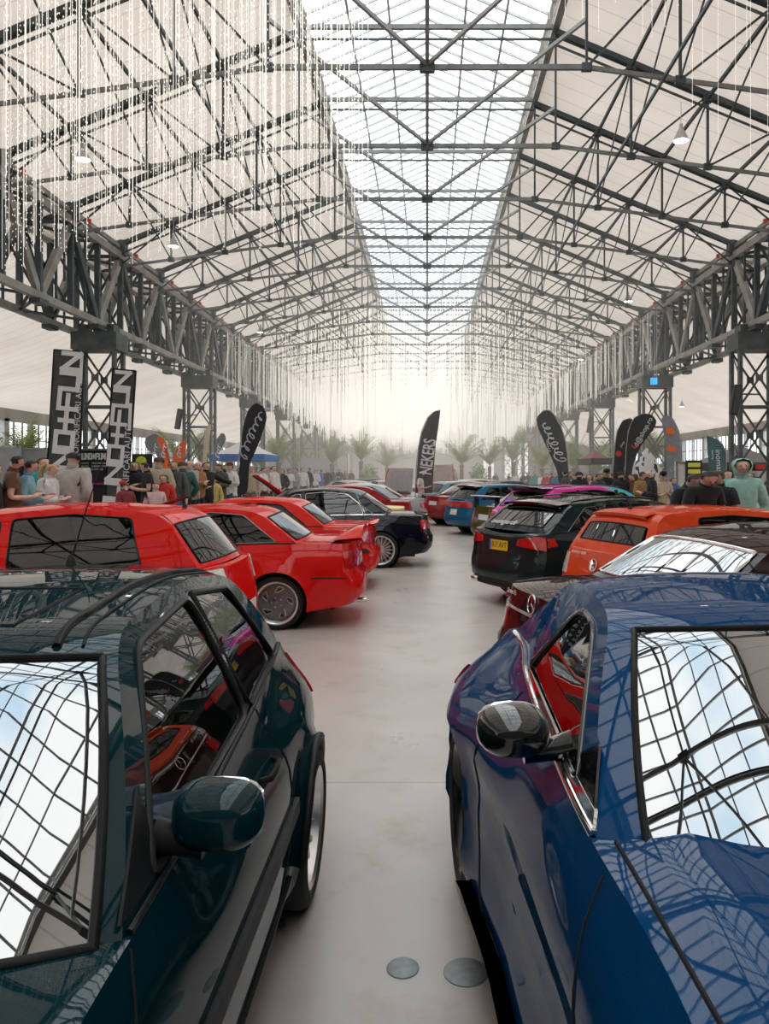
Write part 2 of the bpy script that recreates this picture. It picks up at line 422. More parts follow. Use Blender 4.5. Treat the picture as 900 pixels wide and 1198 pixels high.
# ---- high-bay lamps
M_LAMP = mat('lamp_housing', (.5,.5,.5), .4, .4)
M_LAMPL = mat('lamp_lens', (1,1,1), .4, emit=(1,.97,.92), estr=14)
def lamp_tree():
    e = empty('high_bay_lamp')
    mb = MB(); mb.lathe([(0.001,.42),(.06,.42),(.07,.3),(.12,.25),(.26,.02),(.27,0),(.25,0)], 20, axis='z'); mb.build('shade', M_LAMP, e, 40)
    mb = MB(); mb.lathe([(.25,.015),(.12,-.02),(.001,-.03)], 20, axis='z'); mb.build('lens', M_LAMPL, e, 60)
    mb = MB(); mb.tube([(0,0,.4),(0,0,.95)], .012, 6); mb.build('suspension_rod', M_LAMP, e)
    return e
lamp_px = [(97,185,18.9),(203,279,26.0),(305,374,41.2),(735,342,33.9),(797,165,18.8),(680,405,48.8)]
LP = [('high bay lamp nearest to the left light curtain','left'),('lit high bay lamp on the left slope, over the first rafters','left'),('far high bay lamp low on the left slope','left'),
      ('bright high bay lamp on the right slope near the girder','right'),('high bay lamp high on the right slope','right'),('farthest high bay lamp on the right slope','right')]
lt = None
for (u,v,Y), (lb,_) in zip(lamp_px, LP):
    p = at(u,v,Y)
    zr = zt(p.x) if abs(p.x) > 3 else 20
    e = lt = lamp_tree() if lt is None else copy_tree(lt)
    e.location = (p.x,p.y,min(p.z, zr-.9)); e.scale = (.72,.72,1); tag(e, lb, 'lamp', 'high bay lamps under the roof')
for (u,v,Y), lb in (((798,476,52),'pendant lamp in the right side aisle, nearest to the camera'),((739,466,60),'small pendant lamp farther along the right side aisle')):
    p = at(u,v,Y); p.x = max(p.x, 12.5)
    e = copy_tree(lt); e.location = (p.x, p.y, p.z); tag(e, lb, 'lamp', 'high bay lamps under the roof')
# ================================================================== light curtains and haze
def curtain_mat():
    m = bpy.data.materials.new('fairy_light_string'); m.use_nodes = True; nt = m.node_tree; b = nt.nodes['Principled BSDF']
    tc = nt.nodes.new('ShaderNodeTexCoord'); n = nt.nodes.new('ShaderNodeTexNoise'); n.inputs['Scale'].default_value = 14
    r = nt.nodes.new('ShaderNodeValToRGB'); r.color_ramp.elements[0].color = (.8,.76,.7,1); r.color_ramp.elements[1].color = (1,.98,.93,1)
    nt.links.new(tc.outputs['Object'], n.inputs['Vector']); nt.links.new(n.outputs['Fac'], r.inputs['Fac']); nt.links.new(r.outputs['Color'], b.inputs['Base Color'])
    b.inputs['Roughness'].default_value = .4; b.inputs['Emission Color'].default_value = (1,.96,.88,1); b.inputs['Emission Strength'].default_value = .55
    m.cycles.emission_sampling = 'NONE'
    return m
M_STRING = curtain_mat()
rng = random.Random(11)
def string(mb, x, y, zt_, zb_, w):
    """one wire with its small lamps"""
    for i in range(2):
        dx, dy = (w/2,0) if i == 0 else (0,w/2)
        mb.add([(x-dx,y-dy,zb_),(x+dx,y+dy,zb_),(x+dx,y+dy,zt_),(x-dx,y-dy,zt_)], [(0,1,2,3)])
def bulbs(mb, x, y, zt_, zb_, step, r):
    z = zb_
    while z < zt_:
        a = rng.uniform(0,PI); c, s_ = math.cos(a)*r, math.sin(a)*r; ox, oy = rng.uniform(-r,r)*1.4, rng.uniform(-r,r)*1.4
        mb.add([(x+ox-c,y+oy-s_,z),(x+ox+c,y+oy+s_,z),(x+ox,y+oy,z+r*2.2),(x+ox,y+oy,z-r*2.2),(x+ox-s_,y+oy+c,z),(x+ox+s_,y+oy-c,z)],
               [(0,2,1,3),(4,2,5,3)]); z += step*rng.uniform(.6,1.5)
mb = MB()
for Y in (11.0, 12.2, 13.4, 14.6, 15.8, 17.0):
    x = -9.6
    while x < -1.3:
        zl = H+4.7+rng.uniform(-.35,.5)+ .16*(x+9.6)*.55
        top = zt(max(abs(x),3.2))-.05
        if top-zl > .5:
            string(mb, x, Y+rng.uniform(-.15,.15), top, zl, .009); bulbs(mb, x, Y, top, zl, .15, .010)
        x += rng.uniform(.13,.30)
c = mb.build('light_curtain', M_STRING); tag(c, 'fairy light curtain of white strings hanging at the upper left, nearest to the camera', 'string lights', kind='stuff')
mb = MB()
for Y in (9.6, 12.2, 15.0):
    x = 2.2
    while x < 9.4:
        zl = zt(max(abs(x),3.2)) - rng.uniform(.8,2.6) - (.7 if x > 5 else 0); top = zt(max(abs(x),3.2))-.05
        string(mb, x, Y, top, zl, .006); bulbs(mb, x, Y, top, zl, .25, .007); x += rng.uniform(.12,.34)
c = mb.build('light_curtain', M_STRING); tag(c, 'short faint fairy light strings under the upper right roof slope', 'string lights', kind='stuff')
mb = MB(); Y = 47.0
while Y < 104:
    x = -9.9
    while x < 9.9:
        a = abs(x); top = zt(max(a,3.2))-.05
        zl = H+3.1+rng.uniform(-.8,.9) if a < 8.5 else H+3.9+rng.uniform(-.6,.9)
        w = .028 if Y < 60 else .045
        if x > 2.5 and Y < 75: zl += 2.2; w *= .7
        string(mb, x, Y+rng.uniform(-.5,.5), top, zl, w); x += rng.uniform(.12,.34)*(1.5 if x > 2 else 1)
    Y += 2.6
c = mb.build('light_curtain', M_STRING); tag(c, 'dense far curtain of fairy lights glowing white at the end of the hall', 'string lights', kind='stuff')
mb = MB()
for s in (-1,1):
    y = 38 if s < 0 else 33
    while y < 100:
        for x in (9.75,):
            if s < 0 or y > 33: string(mb, s*(x+rng.uniform(-.3,.3)), y, H+7.0, H+4.3+rng.uniform(-.5,.8), .006+.024*min(1,(y-33)/35))
        y += rng.uniform(.12,.4)
c = mb.build('light_curtain', M_STRING); tag(c, 'fairy light strings hung in front of the two side girders', 'string lights', kind='stuff')

def haze_mat(d):
    m = bpy.data.materials.new('hall_haze'); m.use_nodes = True; nt = m.node_tree
    for n in list(nt.nodes): nt.nodes.remove(n)
    out = nt.nodes.new('ShaderNodeOutputMaterial'); v = nt.nodes.new('ShaderNodeVolumeScatter')
    v.inputs['Color'].default_value = (1,.975,.94,1); v.inputs['Density'].default_value = d; v.inputs['Anisotropy'].default_value = .0
    nt.links.new(v.outputs[0], out.inputs['Volume']); return m
mb = MB(); mb.box((0,(24+Y1-1)/2,6.6),(20.4,Y1-1-24,12.6))
hz = mb.build('haze', haze_mat(.0125)); tag(hz, 'thin pale haze filling the far half of the hall', 'haze', kind='stuff')
# ================================================================== car builder
M_BLK = mat('black_plastic_trim', (.007,.008,.009), .5, spec=.3, noise=.2, nscale=30)
M_GLOSSBLK = mat('gloss_black', (.006,.006,.007), .12, coat=1.)
M_RUB = mat('tyre_rubber', (.014,.014,.015), .8, bump=.2, nscale=60)
M_SEAM = mat('panel_gap', (.004,.004,.005), .7)
M_UNDER = mat('underbody_black', (.008,.008,.009), .8, noise=.3)
M_SEAT = mat('seat_cloth', (.03,.032,.035), .85, noise=.25, nscale=40)
M_ALU = mat('polished_alloy', (.88,.88,.88), .32, 1., noise=.08, nscale=20)
M_ALUD = mat('grey_alloy', (.25,.26,.27), .35, .9, noise=.1, nscale=20)
M_RIMBLK = mat('black_wheel_paint', (.02,.02,.022), .25, .3, coat=.6)
M_CHROME = mat('chrome_trim', (.85,.86,.87), .08, 1., noise=.03)
M_DISC = mat('brake_disc', (.3,.3,.3), .4, 1., noise=.1, nscale=30)
M_TAIL = mat('red_lamp_glass', (.55,.012,.012), .12, coat=1., noise=.25, nscale=25)
M_CLEAR = mat('clear_lamp_glass', (.75,.73,.72), .15, coat=1., noise=.2, nscale=25)
M_AMBER = mat('amber_lamp_glass', (.9,.28,.02), .2, coat=1., noise=.15, nscale=25)
M_PLW = mat('white_number_plate', (.8,.8,.8), .4, noise=.05)
M_PLY = mat('yellow_number_plate', (.85,.55,.02), .4, noise=.05)
M_INK = mat('black_lettering', (.01,.01,.01), .5)
M_EUB = mat('plate_blue_band', (.02,.08,.5), .4)
G_FRONT = glass('windscreen_glass', (.16,.20,.20), 2.6, .22)
G_SIDE = glass('tinted_side_glass', (.16,.19,.19), 1.65, .03)
G_DARK = glass('dark_tinted_glass', (.025,.03,.03), 1.55, .02)

def cub(pts, x):
    """monotone cubic through (x,y) points"""
    n = len(pts)
    if x <= pts[0][0]: return pts[0][1]
    if x >= pts[-1][0]: return pts[-1][1]
    i = 0
    while x > pts[i+1][0]: i += 1
    def sl(k): return (pts[k+1][1]-pts[k][1])/(pts[k+1][0]-pts[k][0])
    def tg(k):
        if k == 0: return sl(0)
        if k == n-1: return sl(n-2)
        a, b = sl(k-1), sl(k)
        return 0. if a*b <= 0 else 2*a*b/(a+b)
    h = pts[i+1][0]-pts[i][0]; t = (x-pts[i][0])/h; t2, t3 = t*t, t*t*t
    return (2*t3-3*t2+1)*pts[i][1]+(t3-2*t2+t)*h*tg(i)+(-2*t3+3*t2)*pts[i+1][1]+(t3-t2)*h*tg(i+1)
def rnd_line(pts, r, k=5, seg=8):
    """polyline (tuples of any size) with rounded inner corners, evenly subdivided"""
    P = [Vector(p) for p in pts]; out = [P[0]]; marks = [0]
    rs = r if isinstance(r,(list,tuple)) else [r]*len(P)
    for i in range(1,len(P)):
        a = out[-1]
        if i < len(P)-1:
            d0 = P[i]-P[i-1]; d1 = P[i+1]-P[i]; rr = min(rs[i], d0.length*.45, d1.length*.45)
            e = P[i]-d0.normalized()*rr; f = P[i]+d1.normalized()*rr
            for j in range(1,seg+1): out.append(a.lerp(e, j/seg))
            for j in range(1,k+1):
                t = j/k; out.append(e*(1-t)**2+P[i]*2*t*(1-t)+f*t*t)
                if j == (k+1)//2: marks.append(len(out)-1)
        else:
            for j in range(1,seg+1): out.append(a.lerp(P[i], j/seg))
            marks.append(len(out)-1)
    return out, marks
def rnd_poly(pts, r, k=4):
    P = [Vector(p) for p in pts]; n = len(P); out = []
    for i in range(n):
        a, b, c = P[i-1], P[i], P[(i+1)%n]; d0 = b-a; d1 = c-b
        if d0.length < 1e-6 or d1.length < 1e-6: continue
        rr = min(r, d0.length*.45, d1.length*.45); e = b-d0.normalized()*rr; f = b+d1.normalized()*rr
        for j in range(k+1):
            t = j/k; out.append(e*(1-t)**2+b*2*t*(1-t)+f*t*t)
    return [tuple(p) for p in out]
def clip(poly, n, d):
    """keep the side where n.p >= d"""
    out = []; N = len(poly)
    for i in range(N):
        a, b = poly[i], poly[(i+1)%N]; da = n[0]*a[0]+n[1]*a[1]-d; db = n[0]*b[0]+n[1]*b[1]-d
        if da >= 0: out.append(a)
        if (da >= 0) != (db >= 0):
            t = da/(da-db); out.append((a[0]+(b[0]-a[0])*t, a[1]+(b[1]-a[1])*t))
    return out
def simplify(poly, eps=.004):
    out = []
    for p in poly:
        if not out or (Vector(p)-Vector(out[-1])).length > eps: out.append(p)
    while len(out) > 2 and (Vector(out[0])-Vector(out[-1])).length < eps: out.pop()
    return out
def inset(poly, d):
    """inward offset of a counter-clockwise convex polygon"""
    poly = simplify(poly); out = poly; N = len(poly)
    for i in range(N):
        a, b = Vector(poly[i]), Vector(poly[(i+1)%N]); e = (b-a).normalized(); n = (-e.y, e.x)
        out = clip(out, n, n[0]*a.x+n[1]*a.y+d)
        if not out: return []
    return simplify(out)
def area2(poly): return sum(poly[i-1][0]*poly[i][1]-poly[i][0]*poly[i-1][1] for i in range(len(poly)))
def ccw(poly): return poly if area2(poly) > 0 else poly[::-1]
def inside(poly, x, y):
    c = False; N = len(poly); j = N-1
    for i in range(N):
        (xi,yi),(xj,yj) = poly[i],poly[j]
        if (yi > y) != (yj > y) and x < (xj-xi)*(y-yi)/(yj-yi)+xi: c = not c
        j = i
    return c
def dens(poly, step):
    out = []
    for i in range(len(poly)):
        a, b = Vector(poly[i]), Vector(poly[(i+1)%len(poly)]); n = max(1, int((b-a).length/step))
        for k in range(n): out.append(tuple(a.lerp(b, k/n)))
    return out
def tri(outer, holes, step):
    """2-D constrained triangulation of an outline with holes -> verts, faces"""
    vs = []; ed = []
    for lp in [outer]+list(holes):
        o = len(vs); vs += [Vector(p) for p in lp]; n = len(lp); ed += [(o+i, o+(i+1)%n) for i in range(n)]
    nb = len(vs)
    if step:
        x0 = min(p[0] for p in outer); x1 = max(p[0] for p in outer); y0 = min(p[1] for p in outer); y1 = max(p[1] for p in outer)
        i = 0; y = y0+step*.5
        bpts = vs[:nb]
        while y < y1:
            x = x0+step*(.5 if i % 2 else .25)
            while x < x1:
                if inside(outer,x,y) and not any(inside(h,x,y) for h in holes) and min((p.x-x)**2+(p.y-y)**2 for p in bpts) > (step*.4)**2: vs.append(Vector((x,y)))
                x += step
            y += step*.8; i += 1
    r = delaunay_2d_cdt(vs, ed, [], 0, 1e-6)
    V, Fs = r[0], r[2]; keep = []
    for f in Fs:
        cx = sum(V[k].x for k in f)/len(f); cy = sum(V[k].y for k in f)/len(f)
        if inside(outer,cx,cy) and not any(inside(h,cx,cy) for h in holes):
            a = (V[f[1]].x-V[f[0]].x)*(V[f[2]].y-V[f[0]].y)-(V[f[2]].x-V[f[0]].x)*(V[f[1]].y-V[f[0]].y)
            keep.append(list(f) if a > 0 else list(f)[::-1])
    return [(p.x,p.y) for p in V], keep
def patch(mb, outer, holes, fmap, step, mi=0, flip=False):
    V, Fs = tri(outer, holes, step)
    mb.add([fmap(*p) for p in V], [f[::-1] if flip else f for f in Fs], mi)
def solid_patch(mb, poly, fmap, th, step, mi=0, flip=False, base=0.):
    """raised plate: fmap(a,b,h) gives the point at height h above the surface"""
    patch(mb, poly, [], lambda a,b: fmap(a,b,base+th), step, mi, flip)
    n = len(poly); vs = [fmap(*p,base) for p in poly]+[fmap(*p,base+th) for p in poly]
    mb.add(vs, [((i,(i+1)%n,(i+1)%n+n,i+n)[::-1] if flip else (i,(i+1)%n,(i+1)%n+n,i+n)) for i in range(n)], mi)
def sup(mb, c, d, e=2.6, nu=20, nv=12, mi=0, rot=None, fn=None):
    """rounded box / ellipsoid"""
    c = Vector(c); rows = []
    sg = lambda a: math.copysign(abs(a)**(2/e), a)
    for i in range(nv+1):
        ph = -PI/2+PI*i/nv; r = []
        for j in range(nu+1):
            th = 2*PI*j/nu
            p = Vector((sg(math.cos(ph))*sg(math.cos(th))*d[0]/2, sg(math.cos(ph))*sg(math.sin(th))*d[1]/2, sg(math.sin(ph))*d[2]/2))
            if fn: p = fn(p)
            if rot: p = rot @ p
            r.append(p+c)
        rows.append(r)
    mb.grid(rows, mi)

def wheel_meshes(R, rr, wd, style, m_rim, m_lip):
    """rim and tyre around the local y axis, outer face towards +y"""
    t = MB(); hw = wd/2
    t.lathe([(rr*.97,hw*.80),(rr+.012,hw*.97),(R-.045,hw*1.02),(R-.014,hw*.9),(R,hw*.62),(R,-hw*.62),(R-.014,-hw*.9),(rr,-hw)], 56)
    r = MB()
    r.lathe([(rr+.012,hw*.86),(rr+.008,hw*.93),(rr-.004,hw*.93),(rr-.016,hw*.84),(rr*.90,hw*.62),(rr*.86,hw*.30),(rr*.86,-hw*.7),(rr,-hw)], 56, 1)
    yf = hw*.42
    if style == 'mesh':
        for k in range(20):
            a = 2*PI*k/20
            for da in (-.16,.16):
                p0 = (.045*math.cos(a), yf*.8, .045*math.sin(a)); pm = (rr*.5*math.cos(a), yf, rr*.5*math.sin(a)); p1 = (rr*.88*math.cos(a+da), yf*1.25, rr*.88*math.sin(a+da))
                if da < 0: r.bar(p0, pm, .014, .02, 0, (0,1,0))
                r.bar(pm, p1, .010, .018, 0, (0,1,0))
    elif style == 'multi':
        for k in range(18):
            a = 2*PI*k/18
            r.bar((.05*math.cos(a),yf,.05*math.sin(a)), (rr*.89*math.cos(a),yf*1.2,rr*.89*math.sin(a)), .016, .02, 0, (0,1,0))
    elif style == 'turbine':
        n = 60
        holes = []
        for k in range(5):
            a0 = 2*PI*k/5; h = []
            for s_ in range(9): h.append((.46+.30*s_/8, a0+.10+.32*s_/8))
            for s_ in range(9): h.append((.76-.03*s_/8, a0+.42+.40*s_/8))
            for s_ in range(1,8): h.append((.73-.22*s_/8, a0+.82-.26*s_/8))
            holes.append([(rr*q*math.cos(b), rr*q*math.sin(b)) for q,b in h])
        outer = [(rr*.85*math.cos(2*PI*k/n), rr*.85*math.sin(2*PI*k/n)) for k in range(n)]
        for y_ in (yf*.9, yf*.6): patch(r, outer, [simplify(h) for h in holes], lambda a,b,y_=y_: (a,y_,b), 0, 0, True)
        for h in holes:
            h = simplify(h); m = len(h); vs = [(a,yf*.9,b) for a,b in h]+[(a,yf*.5,b) for a,b in h]; r.add(vs, [(i,(i+1)%m,(i+1)%m+m,i+m) for i in range(m)], 1)
            hh = h; r.tube([(a,yf*.91,b) for a,b in hh], .004, 5, 1, closed=True)
    else:
        ns = 5 if style == 'five' else 10
        for k in range(ns):
            a = 2*PI*k/ns; wv = .3 if ns == 5 else .13
            pts = [(.05, -wv*1.6),(rr*.5,-wv*.55),(rr*.88,-wv*.42),(rr*.88,wv*.42),(rr*.5,wv*.55),(.05,wv*1.6)]
            vs = [(q*math.cos(a+b), yf*(.7+.6*q/rr), q*math.sin(a+b)) for q,b in pts]+[(q*math.cos(a+b), yf*(.7+.6*q/rr)-.03, q*math.sin(a+b)) for q,b in pts]
            r.add(vs, [(5,4,3,2,1,0)]+[(i,(i+1)%6,(i+1)%6+6,i+6) for i in range(6)])
    r.lathe([(.001,yf+.018),(.03,yf+.018),(.036,yf+.008),(.07,yf+.004),(.075,yf-.03),(.001,yf-.03)], 24, 0)
    for k in range(5):
        a = 2*PI*k/5; r.lathe([(.001,yf+.016),(.008,yf+.016),(.009,yf-.01)], 8, 1, c=(.055*math.cos(a),0,.055*math.sin(a)))
    d = MB(); d.lathe([(.05,-.01),(rr*.74,-.01),(rr*.74,-.035),(.05,-.035)], 32)
    d.lathe([(.001,-.04),(rr*.86,-.04)], 32, 1)
    return r, t, d, [m_rim, m_lip]

class Car: pass
def car(name, label, P, loc, rz, cols, group=None):
    """one car; local +x is its front, z = 0 the ground"""
    s = Car(); L, W = P['L'], P['W']; zs = P.get('zs',.20)
    root = empty(name, (loc[0],loc[1],0), rz, label, 'car', group); s.root = root
    pm = cols['paint']; xF, xB = L/2, -L/2
    sh = P['shoulder']; plan = P['plan']; prof = P.get('prof', [(0,.945),(.12,.985),(.45,1.),(.66,.995),(.85,.965),(1,.925)])
    xf, xr, R, Ra = P['xf'], P['xr'], P['R'], P['Ra']; fl = P.get('flare',.012); flw = P.get('flw',.10)
    rowsz = P.get('nz',8); waist = P.get('waist')
    zsh = lambda x: cub(sh, x)
    wpl = lambda x: cub(plan, x)*W/2
    def ys(x, z):
        q = (z-zs)/(zsh(x)-zs); y = wpl(x)*cub(prof, q)
        for xw, k in ((xf,P.get('flF',1.)),(xr,P.get('flR',1.))):
            d = math.hypot(x-xw, z-R)-Ra
            if d < flw: y += fl*k*(1-max(0,d)/flw)**2*(1 if z < zsh(x)-.03 else max(0,(zsh(x)-z)/.03))
        for (cx,cz,rx,rz_,amt) in P.get('bulges',()):
            e = ((x-cx)/rx)**2+((z-cz)/rz_)**2
            if e < 1: y += amt*(1-e)**2
        if waist and q > .62: k = min(1,(q-.62)/.38); y -= cub(waist,x)*k*k*(3-2*k)
        for (zl,amt,wid) in P.get('creases',()):
            y += amt*math.exp(-((z-zl)/wid)**2)
        return y
    tum, tum2 = P.get('tum',.38), P.get('tum2',.25)
    def yg(x, z):
        h = z-zsh(x); return ys(x, zsh(x))-.012-tum*max(h,0)-tum2*max(h,0)**2
    s.ys, s.yg, s.zsh = ys, yg, zsh
    rcF, rcR = P.get('rcF',.32), P.get('rcR',.24); pF, pR = P.get('pF',3.2), P.get('pR',4.)
    xfp = lambda z: xF+cub(P['front'], z); xrp = lambda z: xB-cub(P['rear'], z)
    zfb, zrb = P.get('zfb',.2), P.get('zrb',.26)
    xcF = lambda z: xfp(z)-rcF; xcR = lambda z: xrp(z)+rcR
    # where the shoulder meets the corner edges
    def meet(xc):
        z = .7
        for _ in range(40): z = zsh(xc(z))
        return z
    zF, zR = meet(xcF), meet(xcR)
    s.zF, s.zR = zF, zR
    xa = sorted(set([round(v,4) for v in [xcR(zR)+(xcF(zF)-xcR(zR))*k/46 for k in range(47)]]))
    frac = [k/rowsz for k in range(rowsz+1)]
    body = MB()
    def arch(xw):
        a0 = math.asin(max(-1,min(1,(zs-R)/Ra))); return [(xw-Ra*math.cos(t), R+Ra*math.sin(t)) for t in [a0+(PI-2*a0)*k/22 for k in range(23)]]
    low = [(xcR(zrb),zrb)]
    ar = arch(xr); af = arch(xf)
    low += [(xcR(zrb)+(ar[0][0]-xcR(zrb))*t, zrb+(zs-zrb)*t) for t in (.35,.7)]+ar+[(ar[-1][0]+(af[0][0]-ar[-1][0])*k/10, zs) for k in range(1,10)]+af
    low += [(af[-1][0]+(xcF(zfb)-af[-1][0])*t, zs+(zfb-zs)*t) for t in (.35,.7)]+[(xcF(zfb),zfb)]
    fe = [(xcF(zfb+(zF-zfb)*q), zfb+(zF-zfb)*q) for q in frac][1:]
    re = [(xcR(zrb+(zR-zrb)*q), zrb+(zR-zrb)*q) for q in frac][1:]
    top = [(x,zsh(x)) for x in xa[1:-1]][::-1]
    outline = low+fe+top+re[::-1]
    V, Fs = tri(outline, [], P.get('step',.10))
    for sg in (1,-1):
        body.add([(x,sg*ys(x,z),z) for x,z in V], [f[::-1] if sg > 0 else f for f in Fs])
        for depth in (.09,): body.grid([[(x,sg*ys(x,z),z) for x,z in low],[(x,sg*(ys(x,z)-depth),z) for x,z in low]], 0, sg > 0)
    # hood and deck
    A, C = P['A'], P['C']; cw, bc = P['cw'], P['bc']; pw = 2.2
    def ftop(x, y, crown):
        q = min(1,abs(y)/max(.05,ys(x,zsh(x)))); base = zsh(x)+crown(x)*(1-q**2.4)
        for (y0,wid,amt,x0,x1) in P.get('ridges',()):
            if x0 < x < x1: base += amt*math.exp(-((abs(y)-y0)/wid)**2)*min(1,(x-x0)/.2,(x1-x)/.2)*(1-q**8)
        return base
    hcr = lambda x: cub(P['hood_crown'], x); dcr = lambda x: cub(P['deck_crown'], x)
    et = [math.sin(PI/2*(k/9)) for k in range(-9,10)]
    def cap(xin, xc, xprof, rc, pp, zc, crown, flip, n, topz):
        rows = []
        for k in range(n+1):
            r = []
            for e in et:
                x0 = xin(e); xe = xprof(zc)-rc*abs(e)**pp; x0 = max(x0,xe+.01) if rc < 0 else min(x0,xe-.01); x = x0+(xe-x0)*k/n; yy = e*ys(x,zsh(x))
                r.append((x, yy, ftop(x,yy,crown)))
            rows.append(r)
        body.grid(rows, 0, flip)
        return rows[-1]
    ov = .02
    hedge = cap(lambda e: cw[0]+(A-cw[0])*abs(e)**pw-ov, xcF, xfp, rcF, pF, zF, hcr, True, P.get('nh',14), None)
    dedge = cap(lambda e: bc[0]+(C-bc[0])*abs(e)**pw+ov*0, xcR, xrp, -rcR, pR, zR, dcr, False, P.get('nd',8), None)
    def fascia(edge, xprof, rc, pp, zb_, zc, sgn, flip):
        rows = []
        for q in frac:
            r = []
            for i, e in enumerate(et):
                zt_ = edge[i][2]; z = zb_+(zt_-zb_)*q; zz = zb_+(zc-zb_)*q
                x = xprof(zz)-sgn*rc*abs(e)**pp; y = e*ys(xprof(zz)-sgn*rc, zz)
                r.append((x,y,z) if q < 1 else edge[i])
            rows.append(r)
        body.grid(rows, 0, flip)
        body.grid([rows[0],[(x-sgn*.25,y*.97,z) for x,y,z in rows[0]]], 0, not flip)
    fascia(hedge, xfp, rcF, pF, zfb, zF, 1, False); fascia(dedge, xrp, rcR, pR, zrb, zR, -1, True)
    # surfaces for things mounted on the ends
    def rear_pt(y, z, h=0.):
        yc = ys(xcR(z), z); e = max(-1,min(1,y/yc)); k = min(1,rcR*pR*abs(e)**(pR-1)/yc); return Vector((xrp(z)+rcR*abs(e)**pR-h*(1-.5*k), e*yc+math.copysign(h*k,e), z))
    def front_pt(y, z, h=0.):
        yc = ys(xcF(z), z); e = max(-1,min(1,y/yc)); k = min(1,rcF*pF*abs(e)**(pF-1)/yc); return Vector((xfp(z)-rcF*abs(e)**pF+h*(1-.5*k), e*yc+math.copysign(h*k,e), z))
    def side_pt(sg):
        def f(x, z, h=0.):
            if x < xcR(z): x = max(x, xrp(z)+rcR*.93**pR); e = (max(0,x-xrp(z))/rcR)**(1/pR); return Vector((x-h*.7, sg*(e*ys(xcR(z),z)+h*.7), z))
            if x > xcF(z): x = min(x, xfp(z)-rcF*.9**pF); e = (max(0,xfp(z)-x)/rcF)**(1/pF); return Vector((x+h*.7, sg*(e*ys(xcF(z),z)+h*.7), z))
            return Vector((x, sg*(ys(x,z)+h), z))
        return f
    def gh_pt(sg): return lambda x,z,h=0.: Vector((x, sg*(yg(x,z)+h), z))
    def hood_pt(x, y, h=0.): return Vector((x, y, ftop(x,y,hcr)+h))
    def deck_pt(x, y, h=0.): return Vector((x, y, ftop(x,y,dcr)+h))
    s.rear_pt, s.front_pt, s.side_pt, s.gh_pt, s.hood_pt, s.deck_pt = rear_pt, front_pt, side_pt, gh_pt, hood_pt, deck_pt
    # ---------------------------------------------------- greenhouse
    Hd, Md, Rd = P['H'], P['M'], P['Rr']; hc, mc, rc_ = P['hc'], P['mc'], P['rc']
    rr = P.get('ghr',[0,.14,.5,.16,0])
    SL, mk = rnd_line([(A,zsh(A)),Hd,Md,Rd,(C,zsh(C))], rr, 7, 8)
    CL, _ = rnd_line([cw,hc,mc,rc_,bc], rr, 7, 8)
    def sheet(u, i):
        a, b = SL[i], CL[i]; q = abs(u)**pw; x = b.x+(a.x-b.x)*q; z = b.y+(a.y-b.y)*q
        return Vector((x, u*yg(a.x,a.y), z))
    s.sheet, s.mk, s.SL = sheet, mk, SL
    gF, gR = P.get('gF',.93), P.get('gR',.90); N = len(SL)
    def us(a, b, n): return [a+(b-a)*k/n for k in range(n+1)]
    i0, i1, i3, i4 = mk[0], mk[1], mk[3], N-1
    wt = P.get('wtop',2); rt = P.get('rtop',2); rb = P.get('rbot',1)
    wi0, wi1 = 0, i1-wt; ri0, ri1 = i3+rt, N-1-rb
    full = us(-1,-gF,2)[:-1]+us(-gF,gF,18)+us(gF,1,2)[1:]
    cols_ = {}
    for i in range(N-1):
        for j in range(len(full)-1):
            uc = (full[j]+full[j+1])/2
            if wi0 <= i < wi1 and abs(uc) < gF: continue
            if ri0 <= i < ri1 and abs(uc) < gR: continue
            for key in ((i,j),(i,j+1),(i+1,j+1),(i+1,j)): cols_.setdefault(key, None)
            q = []
            for key in ((i,j),(i,j+1),(i+1,j+1),(i+1,j)):
                if cols_[key] is None: cols_[key] = len(body.v); body.v.append(tuple(sheet(full[key[1]],key[0])))
                q.append(cols_[key])
            body.f.append(q); body.m.append(1 if (P.get('black_roof') and i1 <= i < i3) or (P.get('roof_mi') and i1 <= i < i3) else 0)
    def pane(nm, a, b, g, m, sink, frame):
        mbp = MB(); ug = us(-g*.995,g*.995,18)
        nrm = lambda u,i: (sheet(u+.01,i)-sheet(u-.01,i)).cross(sheet(u,min(i+1,N-1))-sheet(u,max(i-1,0))).normalized()
        mbp.grid([[sheet(u,i)-nrm(u,i)*sink*(1) for u in ug] for i in range(a,b+1)], 0)
        o = mbp.build(nm, m, root, 60)
        fb = MB(); loop = [(u,a) for u in ug]+[(ug[-1],i) for i in range(a,b+1)]+[(u,b) for u in ug[::-1]]+[(ug[0],i) for i in range(b,a-1,-1)]
        fb.tube([sheet(u,i) for u,i in loop], frame, 6, closed=True); fb.build('rubber_seal', cols.get('seal',M_BLK), o, 60)
        return o
    s.windscreen = pane('windscreen', wi0, wi1, gF, cols.get('gfront',G_FRONT), .0, P.get('seal',.009))
    s.rear_window = pane('rear_window', ri0, ri1, gR, cols.get('grear',G_SIDE), .0, P.get('seal',.009))
    # side of the greenhouse with window openings
    ol = [(p.x,p.y) for p in SL]; bl = [(C+(A-C)*k/24, zsh(C+(A-C)*k/24)) for k in range(25)]
    gho = simplify(ol[::-1]+bl[::-1][1:-1], .001); gho = ccw(gho)
    mt, mf, mr, mbt = P.get('dlo',(.055,.075,.10,.02))     # margins: rail, front pillar, rear pillar, belt
    def lineclip(poly, a, b, off):
        a, b = Vector(a), Vector(b); e = (b-a).normalized(); n = Vector((-e.y,e.x)); c = Vector((sum(p[0] for p in gho)/len(gho), sum(p[1] for p in gho)/len(gho)))
        if (c-a).dot(n) < 0: n = -n
        return clip(poly, n, n.dot(a)+off)
    dlo = gho
    A2, C2 = (A,zsh(A)), (C,zsh(C))
